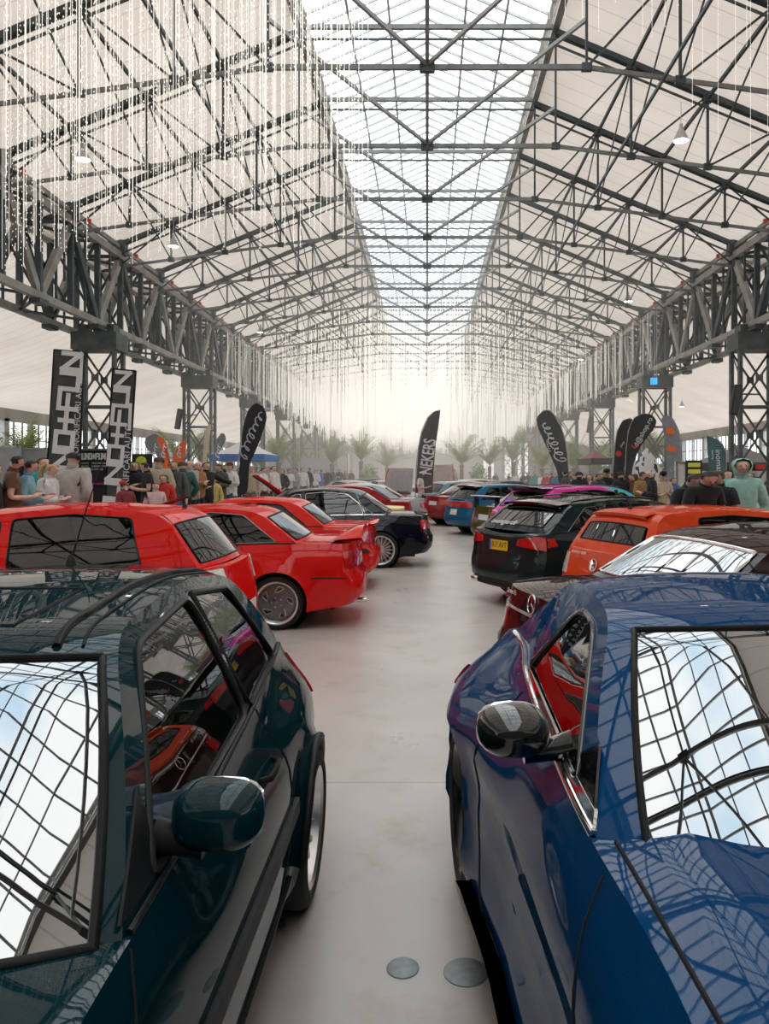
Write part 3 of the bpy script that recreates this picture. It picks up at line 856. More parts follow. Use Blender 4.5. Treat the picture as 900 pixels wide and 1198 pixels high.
    for a, b, off in ((A2,Hd,mf),(Hd,Md,mt),(Md,Rd,mt),(P.get('Rq',Rd),P.get('Cq',C2),mr),(C2,A2,mbt)): dlo = lineclip(dlo, a, b, off)
    if 'dlo_rear' in P: dlo = lineclip(dlo, P['dlo_rear'][0], P['dlo_rear'][1], 0)
    wins = []; ed = P['pillars']       # list of (x at belt, slant dx per dz, width), front to rear
    zb0 = zsh((A+C)/2)
    bounds = [None]+list(ed)+[None]
    for k in range(len(bounds)-1):
        w = dlo
        f, r = bounds[k], bounds[k+1]
        if f: w = clip(w, (-1,f[1]), -(f[0]-f[2]/2)+f[1]*zb0)
        if r: w = clip(w, (1,-r[1]), (r[0]+r[2]/2)-r[1]*zb0)
        w = simplify(w, .006)
        if len(w) > 2 and abs(area2(w)) > .02: wins.append(rnd_poly(ccw(w), P.get('wr',.04)))
    wins = [simplify(w,.003) for w in wins]
    dens_o = dens(gho,.08)
    V2, F2 = tri(dens_o, [dens(w,.06) for w in wins], .12)
    for sg in (1,-1):
        body.add([gh_pt(sg)(x,z) for x,z in V2], [f[::-1] if sg > 0 else f for f in F2], P.get('side_mi',0))
    s.wins = wins
    for sg in (1,-1):
        for k, w in enumerate(wins):
            mbp = MB(); patch(mbp, dens(w,.06), [], lambda x,z: gh_pt(sg)(x,z,-.006), .12, 0, sg > 0)
            sealr = P.get('wseal',.008)
            o = mbp.build('side_window', cols.get('gside',G_SIDE), root, 60)
            fb = MB(); fb.tube([gh_pt(sg)(x,z,.001) for x,z in w], sealr, 6, closed=True); fb.build('rubber_seal', cols.get('wtrim',M_BLK), o, 60)
    mats = [pm, cols.get('second',M_GLOSSBLK)]
    s.body = body.build('body', mats, root, P.get('smooth',38), merge=.0012)
    # pillars between windows
    if P.get('black_pillars',True):
        for sg in (1,-1):
            for (xp,sl,w_) in ed:
                mbp = MB()
                q = [(xp-w_/2+.004,zb0+mbt),(xp+w_/2-.004,zb0+mbt)]; ztop = max(p[1] for p in dlo)-.004
                q += [(xp+w_/2-.004+sl*(ztop-zb0),ztop),(xp-w_/2+.004+sl*(ztop-zb0),ztop)]
                q = clip(q,(0,1),zb0) and q
                patch(mbp, dens(q,.06), [], lambda x,z: gh_pt(sg)(x,z,.002), 0, 0, sg > 0)
                mbp.build('window_pillar', cols.get('pillar',M_GLOSSBLK), root, 60)
    # belt rubber
    for sg in (1,-1):
        mbp = MB(); mbp.tube([gh_pt(sg)(x,zsh(x)+.004,.006) for x in [C+.02+(A-C-.04)*k/24 for k in range(25)]], P.get('belt',.011), 6)
        mbp.build('belt_strip', cols.get('beltm',M_BLK), root, 60)
    # underbody and interior
    ub = MB(); ub.box(((xF+xB)/2,0,.36),(L-.7,W-.62,.36)); ub.box(((xf+xr)/2,0,.31),(xf-xr-2*Ra-.02,2*min(ys((xf+xr)/2,.3),ys(xf-Ra-.05,.3),ys(xr+Ra+.05,.3))-.12,.2))
    for xw in (xf,xr):
        for sg in (1,-1):
            ub.lathe([(Ra+.015,sg*(W/2-.07)),(Ra+.015,sg*(W/2-.34)),(.01,sg*(W/2-.34))], 32, c=(xw,0,R))
    ub.build('underbody', M_UNDER, root)
    it = MB(); zf_ = .5; ci = (A+C)/2
    it.box((A-.12,0,zsh(A)-.10),(.40,2*yg(A-.3,zsh(A-.3))-.10,.18)); sx = P.get('seatx', ci+.12)
    for sg in (1,-1):
        sup(it,(sx,sg*.36,.62),(.52,.5,.2)); sup(it,(sx-.32,sg*.36,.88),(.16,.48,.62),rot=Matrix.Rotation(-.2,3,'Y')); sup(it,(sx-.42,sg*.36,1.20),(.09,.26,.16))
    if P.get('rear_seat',True):
        bx = max(sx-1.15, C+.48); sup(it,(bx+.25,0,.60),(.5,1.15,.2)); sup(it,(bx,0,.80),(.15,1.15,.48),rot=Matrix.Rotation(-.2,3,'Y'))
    it.tube([(sx+.52+.05*math.sin(t),.36+.18*math.cos(t),.92+.18*math.sin(t)) for t in [2*PI*k/20 for k in range(20)]], .014, 6, closed=True)
    it.bar((sx+.52,.36,.92),(sx+.75,.36,.84),.04); it.bar((sx+.52,.2,.92),(sx+.52,.52,.92),.03)
    it.build('interior', cols.get('interior',M_SEAT), root, 50)
    # wheels
    rr_ = P.get('rr', R*.66); wd = P.get('wd',.21)
    rm, ty, di, rmats = wheel_meshes(R, rr_, wd, P.get('style','five'), cols.get('rim',M_ALU), cols.get('lip',M_ALU))
    wy = W/2-wd/2-P.get('win',.015); first = None
    for xw in (xf,xr):
        for sg in (1,-1):
            if first is None:
                o = rm.build('wheel', rmats, root, 35); t = ty.build('tyre', M_RUB, o, 40); d = di.build('brake_disc', [M_DISC,M_UNDER], o, 40); first = o
            else:
                o = first.copy(); COL.objects.link(o)
                for ch in list(first.children): c2 = ch.copy(); COL.objects.link(c2); c2.parent = o
            o.location = (xw, sg*(wy+(P.get('wyR',0) if xw == xr else 0)), R); o.rotation_euler = (P.get('camber',0)*sg*-1, 0, 0 if sg > 0 else PI)
            if sg < 0: o.rotation_euler = (P.get('camber',0)*1, .3, PI)
    # seams
    def seam(pts, fmap, w_=.005):
        sm = MB(); sm.tube([fmap(a,b,0) for a,b in pts], w_, 5); sm.build('panel_gap', M_SEAM, root, 60)
    s.seam = seam
    for sg in (1,-1):
        for pl in P.get('seams',()): seam(sum([[ (Vector(pl[i]).lerp(Vector(pl[i+1]),k/6)) [:] for k in range(6)] for i in range(len(pl)-1)],[])+[tuple(pl[-1])], side_pt(sg), P.get('seamw',.0045))
    yh = P.get('hood_seam')
    if yh:
        for sg in (1,-1): seam([(x, sg*(yh if not callable(yh) else yh(x))) for x in us(A+.02, xfp(zF)-.18, 14)], hood_pt, .005)
    if P.get('deck_seam'):
        yd = P['deck_seam']
        for sg in (1,-1): seam([(x, sg*yd) for x in us(xrp(zR)+.06, C-.05, 8)], deck_pt, .005)
    return s

def plate_on(s, y, z, w, h, m, txt=None, parent=None, rear=True, size=None):
    """number plate on the tail (or nose), flat, tilted with the surface"""
    f = s.rear_pt if rear else s.front_pt
    a = f(y,z-h/2,.012); b = f(y,z+h/2,.012); up = (b-a).normalized(); rt = Vector((0,-1,0)) if rear else Vector((0,1,0)); n = rt.cross(up)
    if rear: n = rt.cross(up)
    c = (a+b)/2
    M = Matrix(((rt.x,up.x,n.x,c.x),(rt.y,up.y,n.y,c.y),(rt.z,up.z,n.z,c.z),(0,0,0,1)))
    mb = MB(); mb.prism(rnd_poly([(-w/2,-h/2),(w/2,-h/2),(w/2,h/2),(-w/2,h/2)],.012), lambda x,yy,k: M @ Vector((x,yy,.006*k-.002)))
    o = mb.build('number_plate', m, s.root)
    mb = MB(); mb.prism([(-w/2+.004,-h/2+.004),(-w/2+.045,-h/2+.004),(-w/2+.045,h/2-.004),(-w/2+.004,h/2-.004)], lambda x,yy,k: M @ Vector((x,yy,.006+.001*k)))
    mb.build('country_band', M_EUB, o)
    if txt: text_mesh('plate_characters', txt, h*.82, M_INK, o, .001, M @ Matrix.Translation((.02,0,.006)), xs=size or .8)
    return o, M

def lamp_rear(s, poly, m, nm='tail_lamp', sides=(1,-1), th=.012):
    for sg in sides:
        mb = MB(); solid_patch(mb, dens(rnd_poly(ccw(poly),.02),.05), lambda y,z,h: s.rear_pt(sg*y,z,h), th, .06, 0, sg > 0); mb.build(nm, m, s.root, 40)
def lamp_front(s, poly, m, nm='headlamp', sides=(1,-1), th=.012):
    for sg in sides:
        mb = MB(); solid_patch(mb, dens(rnd_poly(ccw(poly),.02),.05), lambda y,z,h: s.front_pt(sg*y,z,h), th, .06, 0, sg < 0); mb.build(nm, m, s.root, 40)
def on_side(s, poly, m, nm, sides=(1,-1), th=.012, r=.015, step=.08, gh=False):
    for sg in sides:
        f = s.gh_pt(sg) if gh else s.side_pt(sg)
        mb = MB(); solid_patch(mb, dens(rnd_poly(ccw(poly),r),.05), f, th, step, 0, sg > 0); mb.build(nm, m, s.root, 40)
def strip_side(s, x0, x1, z, h, m, nm, th=.014, z1=None):
    z1 = z if z1 is None else z1
    on_side(s, [(x0,z-h/2),(x1,z1-h/2),(x1,z1+h/2),(x0,z+h/2)], m, nm, th=th, r=.008)
def handle(s, x, z, m, w=.2):
    for sg in (1,-1):
        f = s.side_pt(sg); mb = MB()
        mb.tube([f(x-w/2,z,-.004), f(x-w/2+.025,z,.026), f(x,z+.002,.032), f(x+w/2-.025,z,.026), f(x+w/2,z,-.004)], .011, 6); mb.build('door_handle', m, s.root, 60)
def mirror(s, x, z, m, d=(.12,.2,.14), out=.12, e=3., base=None, sides=(1,-1), tilt=0.):
    for sg in sides:
        f = s.side_pt(sg); zb_ = s.zsh(x); p = s.gh_pt(sg)(x,max(z-.02,zb_),0); c = Vector((x, p.y+sg*out, z))
        mb = MB()
        def fn(q): 
            k = 1-.25*(q.x/d[0]+.5); return Vector((q.x, q.y*k, q.z*k))
        sup(mb, c, d, e, 24, 14, fn=fn, rot=Matrix.Rotation(sg*-.12,3,'Z'))
        o = mb.build('wing_mirror', m, s.root, 60)
        mb = MB(); sup(mb, c-Vector((d[0]*.44,0,0)), (.02,d[1]*.86,d[2]*.8), e, 16, 8); mb.build('mirror_glass', M_CHROME, o, 60)
        mb = MB(); mb.tube([Vector((x+.01,p.y-sg*.005,p.z-.015)), Vector((x,p.y+sg*out*.4,z-.05)), c+Vector((0,-sg*d[1]*.1,-d[2]*.38))], [.04,.03,.03], 10); mb.build('mirror_foot', base or M_BLK, o, 60)
def antenna(s, x, y, m=None, h=.3, lean=-.3, r=.003):
    i = min(range(len(s.SL)), key=lambda i: abs(s.SL[i].x-x)+ (0 if s.mk[1] <= i <= s.mk[3] else 9)); p = s.sheet(y,i)
    mb = MB(); mb.lathe([(.028,0),(.022,.012),(.012,.03),(.001,.04)], 14, axis='z', c=p); mb.tube([p+Vector((0,0,.02)), p+Vector((lean*h,0,h))], [r*1.6,r], 6)
    mb.build('roof_antenna', m or M_BLK, s.root, 50)
def wiper(s, a, b, m=None):
    pass
# ================================================================== the two cars in front
def strip_on_sheet(s, nm, m, uv, w, th=.006, par=None):
    """raised strip along (u, index) points of the roof sheet"""
    mb = MB(); pts = [s.sheet(u,i)+Vector((0,0,th*.3)) for u,i in uv]; mb.tube(pts, w, 6); return mb.build(nm, m, par or s.root, 60)

TEAL = paint('dark_teal_lacquer', (.001,.024,.033), .1, .35, .5, .75)
P = dict(L=4.05, W=1.70, zs=.24, R=.305, Ra=.34, xf=1.24, xr=-1.25, rr=.225, wd=.20, win=-.02, style='multi',
  shoulder=[(-2.05,.80),(-1.9,.90),(-1.6,.955),(-.8,.945),(.6,.93),(1.0,.89),(1.6,.80),(2.0,.70)],
  plan=[(-2.1,.80),(-1.75,.92),(-1.2,.985),(-.4,1.0),(.8,.995),(1.4,.97),(1.8,.93),(2.1,.84)],
  prof=[(0,.955),(.15,.985),(.45,1.),(.62,.995),(.80,.98),(1,.945)], waist=[(-2.,.12),(-1.3,.105),(-.6,.06),(.62,.0),(2,.04)],
  A=.56, H=(.04,1.36), M=(-.70,1.395), Rr=(-1.30,1.325), C=-1.74, cw=(.82,.99), hc=(.22,1.39), mc=(-.55,1.432), rc=(-1.36,1.365), bc=(-1.84,.985),
  tum=.38, tum2=.28, gF=.955, gR=.86, wtop=2, dlo=(.05,.085,.13,.02), pillars=[(-.66,.04,.06)], wr=.06, dlo_rear=((-1.42,.95),(-1.12,1.33)),
  front=[(.2,-.12),(.4,-.01),(.55,0),(.7,-.06),(.8,-.2)], rear=[(.26,-.10),(.4,0),(.55,0),(.75,-.03),(1.,-.07)], rcR=.16,
  hood_crown=[(.6,.06),(1.9,.05)], deck_crown=[(-2,.03),(-1.7,.03)], flare=.03, flw=.07, flR=1.0, seal=.011, wseal=.011, step=.06, rcF=.4,
  seams=[[(.56,.92),(.62,.75),(.66,.45),(.60,.27),(-.55,.27),(-.78,.45),(-.80,.75),(-.73,.94)], [(.62,.60),(.9,.62)]], hood_seam=.60, seamw=.004, camber=.03,
  creases=[(.62,.004,.012)], belt=.008)
teal = car('hatchback_car', 'dark teal hatchback in the left foreground, nearest car with the white-reflecting windscreen', P, (-1.32,1.9), -PI/2,
   dict(paint=TEAL, rim=M_ALU, lip=M_ALU, gfront=glass('windscreen_glass_teal',(.10,.12,.12),2.4,.16), gside=glass('side_glass_teal',(.10,.13,.13),1.9,.05)))
mirror(teal, .29, 1.03, TEAL, (.13,.215,.155), .125, 2.9, M_BLK)
strip_side(teal, -.86, .86, .56, .055, M_BLK, 'rubbing_strip', .018)
strip_side(teal, -.85, .84, .285, .05, M_BLK, 'sill_trim', .012)
handle(teal, -.56, .80, M_BLK, .2)
for sg in (1,-1):
    f = teal.side_pt(sg)
    for xw in (1.24,-1.25):
        mb = MB(); mb.tube([f(xw-.348*math.cos(t), .305+.348*math.sin(t), .012) for t in [.02+(PI-.04)*k/28 for k in range(29)]], .017, 7); mb.build('arch_trim', M_BLK, teal.root, 60)
    n0, n1 = teal.mk[1]-1, teal.mk[3]
    strip_on_sheet(teal, 'roof_gutter', M_BLK, [(sg*.80,i) for i in range(n0,n1+3)], .011)
    strip_on_sheet(teal, 'roof_gutter', M_BLK, [(sg*.885,i) for i in range(n0,n1+3)], .004)
    on_side(teal, [(.56,.955),(.36,.955),(.30,1.10)], M_BLK, 'mirror_sail_panel', (sg,), .006, .01, gh=True)
    on_side(teal, [(-.80,.962),(-.60,.962),(-.60,.975),(-.80,.975)], M_BLK, 'window_ledge', (sg,), .004, .003, gh=True)
n0 = teal.mk[1]
mb = MB()
loop = [(u,n0+2) for u in (-.6,-.3,0,.3,.6)]+[(.6,i) for i in range(n0+3,n0+12)]+[(u,n0+12) for u in (.6,.3,0,-.3,-.6)]+[(-.6,i) for i in range(n0+11,n0+2,-1)]
mb.tube([teal.sheet(u,i) for u,i in loop], .005, 5, closed=True); mb.build('sunroof_gap', M_SEAM, teal.root, 60)
mb = MB(); p = teal.sheet(-.35,teal.mk[3]-1)
mb.lathe([(.03,0),(.026,.012),(.014,.05),(.001,.06)], 14, axis='z', c=p); mb.tube([p+Vector((0,0,.03)), p+Vector((-.03,.05,.24)), p+Vector((-.06,.11,.46))], [.005,.003,.002], 6); mb.build('roof_antenna', M_BLK, teal.root, 50)
lamp_rear(teal, [(.45,.68),(.80,.68),(.80,.88),(.48,.88)], M_TAIL)
lamp_front(teal, [(.40,.56),(.80,.56),(.80,.70),(.42,.70)], M_CLEAR)
mb = MB()
for k in range(9): mb.bar((2.02-.02*abs(k-4),-.42+.105*k,.50),(2.02-.02*abs(k-4),-.42+.105*k,.62),.012)
mb.bar((2.015,-.45,.62),(2.015,.45,.62),.03); mb.bar((2.02,-.45,.5),(2.02,.45,.5),.03); mb.build('grille', M_BLK, teal.root)
for a, b in (((.90,-.62),(.42,.02)),((.92,-.05),(.44,.5))):
    pass

BLUE = paint('deep_blue_lacquer', (.001,.048,.15), .3, .35, .45, .6)
P = dict(L=4.25, W=1.80, zs=.20, R=.335, Ra=.365, xf=1.28, xr=-1.32, rr=.255, wd=.27, win=.0, wyR=-.02, style='five',
  shoulder=[(-2.1,.88),(-1.9,.97),(-1.5,1.01),(-1.0,1.005),(-.45,.985),(.3,.965),(.8,.94),(1.5,.85),(2.05,.66)],
  plan=[(-2.15,.80),(-1.8,.95),(-1.35,1.0),(-.85,.97),(-.3,.93),(.3,.93),(.8,.955),(1.3,.985),(1.75,.95),(2.15,.80)],
  prof=[(0,.965),(.10,1.0),(.3,.975),(.5,.965),(.68,.985),(.84,.975),(1,.92)], waist=[(-2.,.20),(-1.4,.235),(-.9,.14),(-.3,.05),(.3,.02),(.8,.05),(2,.03)],
  A=.32, H=(-.32,1.325), M=(-.80,1.355), Rr=(-1.12,1.30), C=-1.62, cw=(.55,1.005), hc=(-.15,1.36), mc=(-.75,1.395), rc=(-1.2,1.335), bc=(-1.75,1.04),
  tum=.44, tum2=.35, gF=.885, gR=.84, dlo=(.05,.075,.12,.03), pillars=[], wr=.07, dlo_rear=((-.92,1.02),(-.62,1.3)),
  front=[(.18,-.10),(.35,0),(.5,0),(.62,-.08),(.75,-.25)], rear=[(.28,-.12),(.45,0),(.7,-.01),(.85,-.06),(1.,-.12)],
  hood_crown=[(.1,.05),(.9,.075),(1.9,.06)], deck_crown=[(-2.1,.0),(-1.7,.03)], flare=.028, flw=.16, flF=.9, flR=.8, seal=.010, wseal=.010, step=.055, rcF=.55,
  bulges=[(-1.35,.72,.62,.36,.012)], ridges=[(.57,.085,.03,.2,2.)],
  seams=[[(.42,.945),(.46,.7),(.44,.45),(.36,.24)], [(-.78,.97),(-.86,.7),(-.80,.45),(-.66,.26)]], hood_seam=.705, seamw=.0042, rear_seat=False, seatx=-.62,
  creases=[(.52,.006,.03)], belt=.012)
blue = car('coupe_car', 'deep blue metallic coupe in the right foreground with black wing mirror', P, (1.08,2.0), -PI/2+math.radians(3.5),
   dict(paint=BLUE, rim=M_RIMBLK, lip=M_RIMBLK, gfront=glass('windscreen_glass_teal'), gside=glass('side_glass_blue',(.12,.14,.14),2.0,.12), beltm=M_CHROME, wtrim=M_GLOSSBLK))
mirror(blue, -.10, 1.06, M_GLOSSBLK, (.17,.22,.15), .15, 2.5, M_GLOSSBLK)
for sg in (1,-1):
    on_side(blue, [(.28,.985),(.0,.99),(.0,1.03),(.12,1.10)], M_GLOSSBLK, 'mirror_sail_panel', (sg,), .006, .01, gh=True)
    on_side(blue, [(.29,.975),(-.88,1.01),(-.88,1.035),(.26,1.005)], M_CHROME, 'chrome_window_sill', (sg,), .008, .006, gh=True)
    strip_side(blue, -.90, .86, .215, .06, M_GLOSSBLK, 'side_skirt', .05)
    mb = MB()   # bonnet vent
    poly = rnd_poly([(1.16,.40),(.84,.49),(.78,.575),(.86,.60),(1.16,.53)],.04)
    solid_patch(mb, dens(ccw(poly),.03), lambda x,y,h: blue.hood_pt(x,sg*y,h), .004, .05, 0, sg < 0); o = mb.build('bonnet_vent', M_BLK, blue.root, 50)
    mb = MB(); mb.tube([blue.hood_pt(x,sg*y,.004) for x,y in poly], .010, 6, closed=True); mb.build('vent_rim', BLUE, o, 50)
    mb = MB()
    for k in range(7): xk = .87+.045*k; mb.bar(blue.hood_pt(xk,sg*(.515+(1.16-xk)*.18),.008), blue.hood_pt(xk,sg*(.425+(1.16-xk)*.28),.008), .008,.006)
    mb.build('vent_slats', M_GLOSSBLK, o)
lamp_rear(blue, [(.42,.72),(.86,.70),(.86,.80),(.44,.82)], M_TAIL)
lamp_front(blue, [(.50,.52),(.86,.50),(.80,.64),(.52,.62)], M_CLEAR)
mb = MB(); sup(mb, (2.11,0,.42), (.05,1.1,.22), 3.); mb.build('grille', M_BLK, blue.root, 50)
# ================================================================== the other cars
def base_P(kind, **k):
    P = dict(zs=.20, R=.31, Ra=.345, flare=.02, flw=.08, step=.12, nh=8, nd=5, nz=7)
    if kind == 'hatch':
        P.update(L=4.0, W=1.70, xf=1.22, xr=-1.23,
          shoulder=[(-2.0,.86),(-1.85,.93),(-1.4,.94),(.6,.915),(1.0,.885),(1.6,.80),(2.0,.70)],
          plan=[(-2.05,.88),(-1.75,.96),(-1.2,.99),(0,1.),(1.2,.98),(1.75,.93),(2.05,.84)],
          A=.66, H=(.06,1.34), M=(-.70,1.40), Rr=(-1.42,1.355), C=-1.76, cw=(.90,.97), hc=(.22,1.375), mc=(-.6,1.435), rc=(-1.50,1.385), bc=(-1.88,.95),
          pillars=[(-.20,.12,.08)], dlo=(.05,.08,.32,.02), dlo_rear=((-1.30,.92),(-1.06,1.35)),
          front=[(.2,-.1),(.4,0),(.55,0),(.75,-.08)], rear=[(.26,-.08),(.4,0),(.55,0),(.7,-.03),(.95,-.09)],
          hood_crown=[(.6,.06),(1.9,.05)], deck_crown=[(-2,.01),(-1.7,.02)], rcR=.13,
          seams=[[(-.10,.91),(-.06,.6),(-.10,.24),(-.72,.24),(-1.0,.62),(-1.12,.92)],[(.62,.91),(.70,.6),(.62,.24),(-.1,.24)]], hood_seam=.6)
    elif kind == 'wagon':
        P.update(L=4.68, W=1.81, R=.325, Ra=.36, xf=1.36, xr=-1.42, flw=.10,
          shoulder=[(-2.35,.86),(-2.15,.97),(-1.5,.985),(.5,.93),(1.0,.90),(1.8,.80),(2.3,.68)],
          plan=[(-2.4,.86),(-2.0,.95),(-1.4,.99),(0,1.),(1.3,.985),(1.9,.93),(2.35,.82)],
          A=.66, H=(-.02,1.33), M=(-.8,1.40), Rr=(-1.72,1.345), C=-2.10, cw=(.92,.97), hc=(.12,1.375), mc=(-.7,1.432), rc=(-1.76,1.395), bc=(-2.22,.99),
          pillars=[(-.30,.10,.09),(-1.22,.16,.08)], dlo=(.055,.08,.16,.02),
          front=[(.2,-.1),(.4,0),(.55,0),(.75,-.08)], rear=[(.26,-.10),(.4,.0),(.55,.0),(.62,-.03),(.95,-.06)],
          hood_crown=[(.6,.06),(2.1,.05)], deck_crown=[(-2.4,.01),(-2.1,.02)], rcR=.14,
          seams=[[(-.25,.93),(-.22,.6),(-.26,.24),(-.82,.24),(-1.05,.6),(-1.18,.95)],[(.60,.92),(.68,.6),(.62,.24),(-.26,.24)]], hood_seam=.64)
    elif kind == 'sedan':
        P.update(L=4.75, W=1.80, R=.325, Ra=.355, xf=1.42, xr=-1.38, flw=.09,
          shoulder=[(-2.38,.86),(-2.2,.93),(-1.6,.955),(.5,.92),(1.0,.89),(1.8,.80),(2.3,.70)],
          plan=[(-2.4,.88),(-2.0,.95),(-1.4,.985),(0,1.),(1.3,.985),(1.9,.94),(2.4,.84)],
          A=.78, H=(.12,1.33), M=(-.45,1.385), Rr=(-.98,1.325), C=-1.56, cw=(1.02,.96), hc=(.26,1.365), mc=(-.4,1.42), rc=(-1.05,1.365), bc=(-1.66,.99),
          pillars=[(-.20,.12,.09)], dlo=(.05,.08,.16,.02),
          front=[(.2,-.1),(.4,0),(.55,0),(.75,-.06)], rear=[(.26,-.10),(.4,0),(.55,0),(.62,-.05),(.9,-.10)],
          hood_crown=[(.6,.05),(2.1,.05)], deck_crown=[(-2.3,.04),(-1.6,.035)], rcR=.18, deck_seam=.66,
          seams=[[(-.15,.92),(-.12,.6),(-.16,.24),(-.80,.24),(-1.02,.6),(-1.15,.93)],[(.70,.91),(.78,.6),(.72,.24),(-.16,.24)]], hood_seam=.66)
    elif kind == 'coupe':
        P.update(L=4.4, W=1.69, R=.31, Ra=.345, xf=1.33, xr=-1.22, flw=.08,
          shoulder=[(-2.2,.88),(-2.05,.945),(-1.5,.95),(.4,.91),(1.0,.885),(1.7,.81),(2.15,.72)],
          plan=[(-2.2,.90),(-1.9,.96),(-1.3,.99),(0,1.),(1.3,.985),(1.8,.94),(2.2,.86)],
          A=.66, H=(.10,1.30), M=(-.35,1.35), Rr=(-.98,1.30), C=-1.44, cw=(.90,.95), hc=(.24,1.335), mc=(-.35,1.385), rc=(-1.04,1.335), bc=(-1.54,.975),
          pillars=[(-.42,.14,.06)], dlo=(.05,.08,.13,.02),
          front=[(.2,-.06),(.4,0),(.55,0),(.75,-.04)], rear=[(.26,-.10),(.36,0),(.56,.0),(.60,-.07),(.9,-.09)],
          hood_crown=[(.6,.05),(2.1,.05)], deck_crown=[(-2.2,.025),(-1.5,.03)], rcR=.15, pR=5, deck_seam=.62,
          seams=[[(-.40,.92),(-.42,.6),(-.36,.24),(.56,.24),(.64,.6),(.58,.91)]], hood_seam=.62)
    P.update(k); return P
def adj(P, dz):
    """lower the roof line / body for a slammed car"""
    for k in ('H','M','Rr','hc','mc','rc','cw','bc'): P[k] = (P[k][0], P[k][1]+dz)
    P['shoulder'] = [(x,z+dz) for x,z in P['shoulder']]; return P
rad = math.radians
def place_rear(xr_, yr_, deg, L):
    """car root from the middle of its tail and its heading"""
    a = rad(deg); return ((xr_+math.cos(a)*L/2, yr_+math.sin(a)*L/2), a)
RED = paint('bright_red_lacquer', (.72,.010,.008), .0, .08, .35)
RED2 = paint('signal_red_lacquer', (.76,.018,.010), .0, .08, .35)
ORR = paint('orange_red_lacquer', (.72,.065,.015), .0, .08, .35)
NAVY = paint('black_navy_lacquer', (.004,.006,.014), .2, .3, .3)
DKGREEN = paint('dark_petrol_lacquer', (.010,.024,.028), .4, .35, .3)
BROWN = paint('maroon_brown_lacquer', (.030,.013,.012), .4, .35, .3)
PINK = paint('pink_wrap', (.75,.06,.38), .3, .1, .3)
OLIVE = paint('olive_lacquer', (.10,.085,.02), .4, .3, .3)
BMWB = paint('bright_blue_lacquer', (.010,.12,.26), .4, .3, .3)
YEL = paint('pale_yellow_lacquer', (.78,.62,.16), .0, .06, .35)
DRED = paint('dark_red_lacquer', (.30,.010,.012), .2, .2, .35)
SILV = paint('silver_lacquer', (.42,.44,.46), .6, .15, .3)
WHITE = paint('white_lacquer', (.75,.75,.74), .0, .04, .35)
BLACKP = paint('black_lacquer', (.006,.006,.007), .1, .2, .3)

# --- red hatchback, first of the left row
P = base_P('hatch', L=4.0, style='multi', dlo=(.05,.08,.06,.02), pillars=[(-.20,.10,.09)], dlo_rear=((-1.32,.92),(-1.15,1.36)), black_pillars=False)
(loc, a) = place_rear(-1.60, 6.90, 181, 4.0)
c = car('hatchback_car', 'bright red five-door hatchback with pale rear lamps, just behind the dark teal car', P, loc, a, dict(paint=RED, pillar=RED, gside=G_SIDE, second=RED, rim=M_ALU))
on_side(c, [(-1.97,.70),(-1.80,.70),(-1.82,.93),(-1.93,.93)], M_CLEAR, 'tail_lamp')
lamp_rear(c, [(.50,.72),(.79,.72),(.77,.92),(.52,.92)], M_CLEAR)
antenna(c, -1.35, 0, M_BLK, .5, .35, .003); handle(c, -.70, .80, RED, .18)
strip_side(c, -.82, .80, .55, .05, RED, 'rubbing_strip'); plate_on(c, 0, .52, .5, .11, M_PLW)
c.root.scale = (1,1,1.04)
# seams of the tailgate corner
mb = MB(); mb.tube([c.sheet(.93,i)+Vector((.012,-.004,.006)) for i in range(c.mk[3]-1,len(c.SL))], .006, 5); mb.build('tailgate_seal', M_BLK, c.root, 60)
mb = MB(); sup(mb, c.gh_pt(1)(-.72,.95,.03)-Vector((0,.06,0)), (.05,.04,.04), 2.5, 10, 8); sup(mb, c.gh_pt(1)(-.9,.95,.03)-Vector((0,.06,0)), (.16,.04,.02), 2.5, 10, 8); mb.build('shelf_trinkets', M_CHROME, c.root)

DGP = paint('dark_grey_panel', (.05,.05,.05), .1, .1, .4)
# --- red coupe with turbine wheels and boot spoiler
P = adj(base_P('coupe', style='turbine', R=.305, rr=.235, wd=.23, flR=1.6, flare=.03, flw=.075, L=4.36, win=.01, camber=.05, seal=.012), 0)
P['prof'] = [(0,.96),(.10,.985),(.28,.99),(.30,1.0),(.62,1.),(.74,.995),(.86,.955),(1,.90)]
(loc, a) = place_rear(-.74, 9.36, 182, 4.36)
c = car('coupe_car', 'bright red two-door saloon with dark turbine wheel and boot spoiler, second in the left row', P, loc, a, dict(paint=RED, pillar=RED, gside=G_DARK, grear=G_DARK, rim=M_ALUD, lip=M_ALU, wtrim=M_ALUD))
on_side(c, [(-2.11,.72),(-2.06,.72),(-2.06,.84),(-2.11,.84)], M_AMBER, 'side_marker', th=.008, r=.012)
lamp_rear(c, [(.34,.68),(.78,.68),(.78,.86),(.36,.86)], M_TAIL)
strip_side(c, -1.60, -2.12, .575, .012, M_SEAM, 'bumper_gap', .004)
strip_side(c, -.86, .95, .565, .03, RED, 'rubbing_strip', .012)
mb = MB(); rows = []
for k in range(9):
    e = -1+k/4; y = e*.74; z0 = c.zsh(-2.0)+.04; drop = .10*abs(e)**4
    rows.append([(-1.80-.04*(1-e*e),y,z0+.00),(-1.92-.03*(1-e*e),y,z0+.07-drop*.6),(-2.08,y,z0+.125-drop),(-2.16,y,z0+.13-drop),(-2.15,y,z0+.105-drop),(-2.02,y,z0+.06-drop*.8),(-1.94,y,z0-.01)])
mb.grid(rows, 0); mb.build('boot_spoiler', RED, c.root, 50); plate_on(c, 0, .72, .5, .11, M_PLW)
mb = MB(); mb.lathe([(.028,0),(.028,.12),(.02,.12),(.02,0)], 16, axis='x', c=(-2.20,.42,.27)); mb.build('exhaust_tip', M_CHROME, c.root, 40)
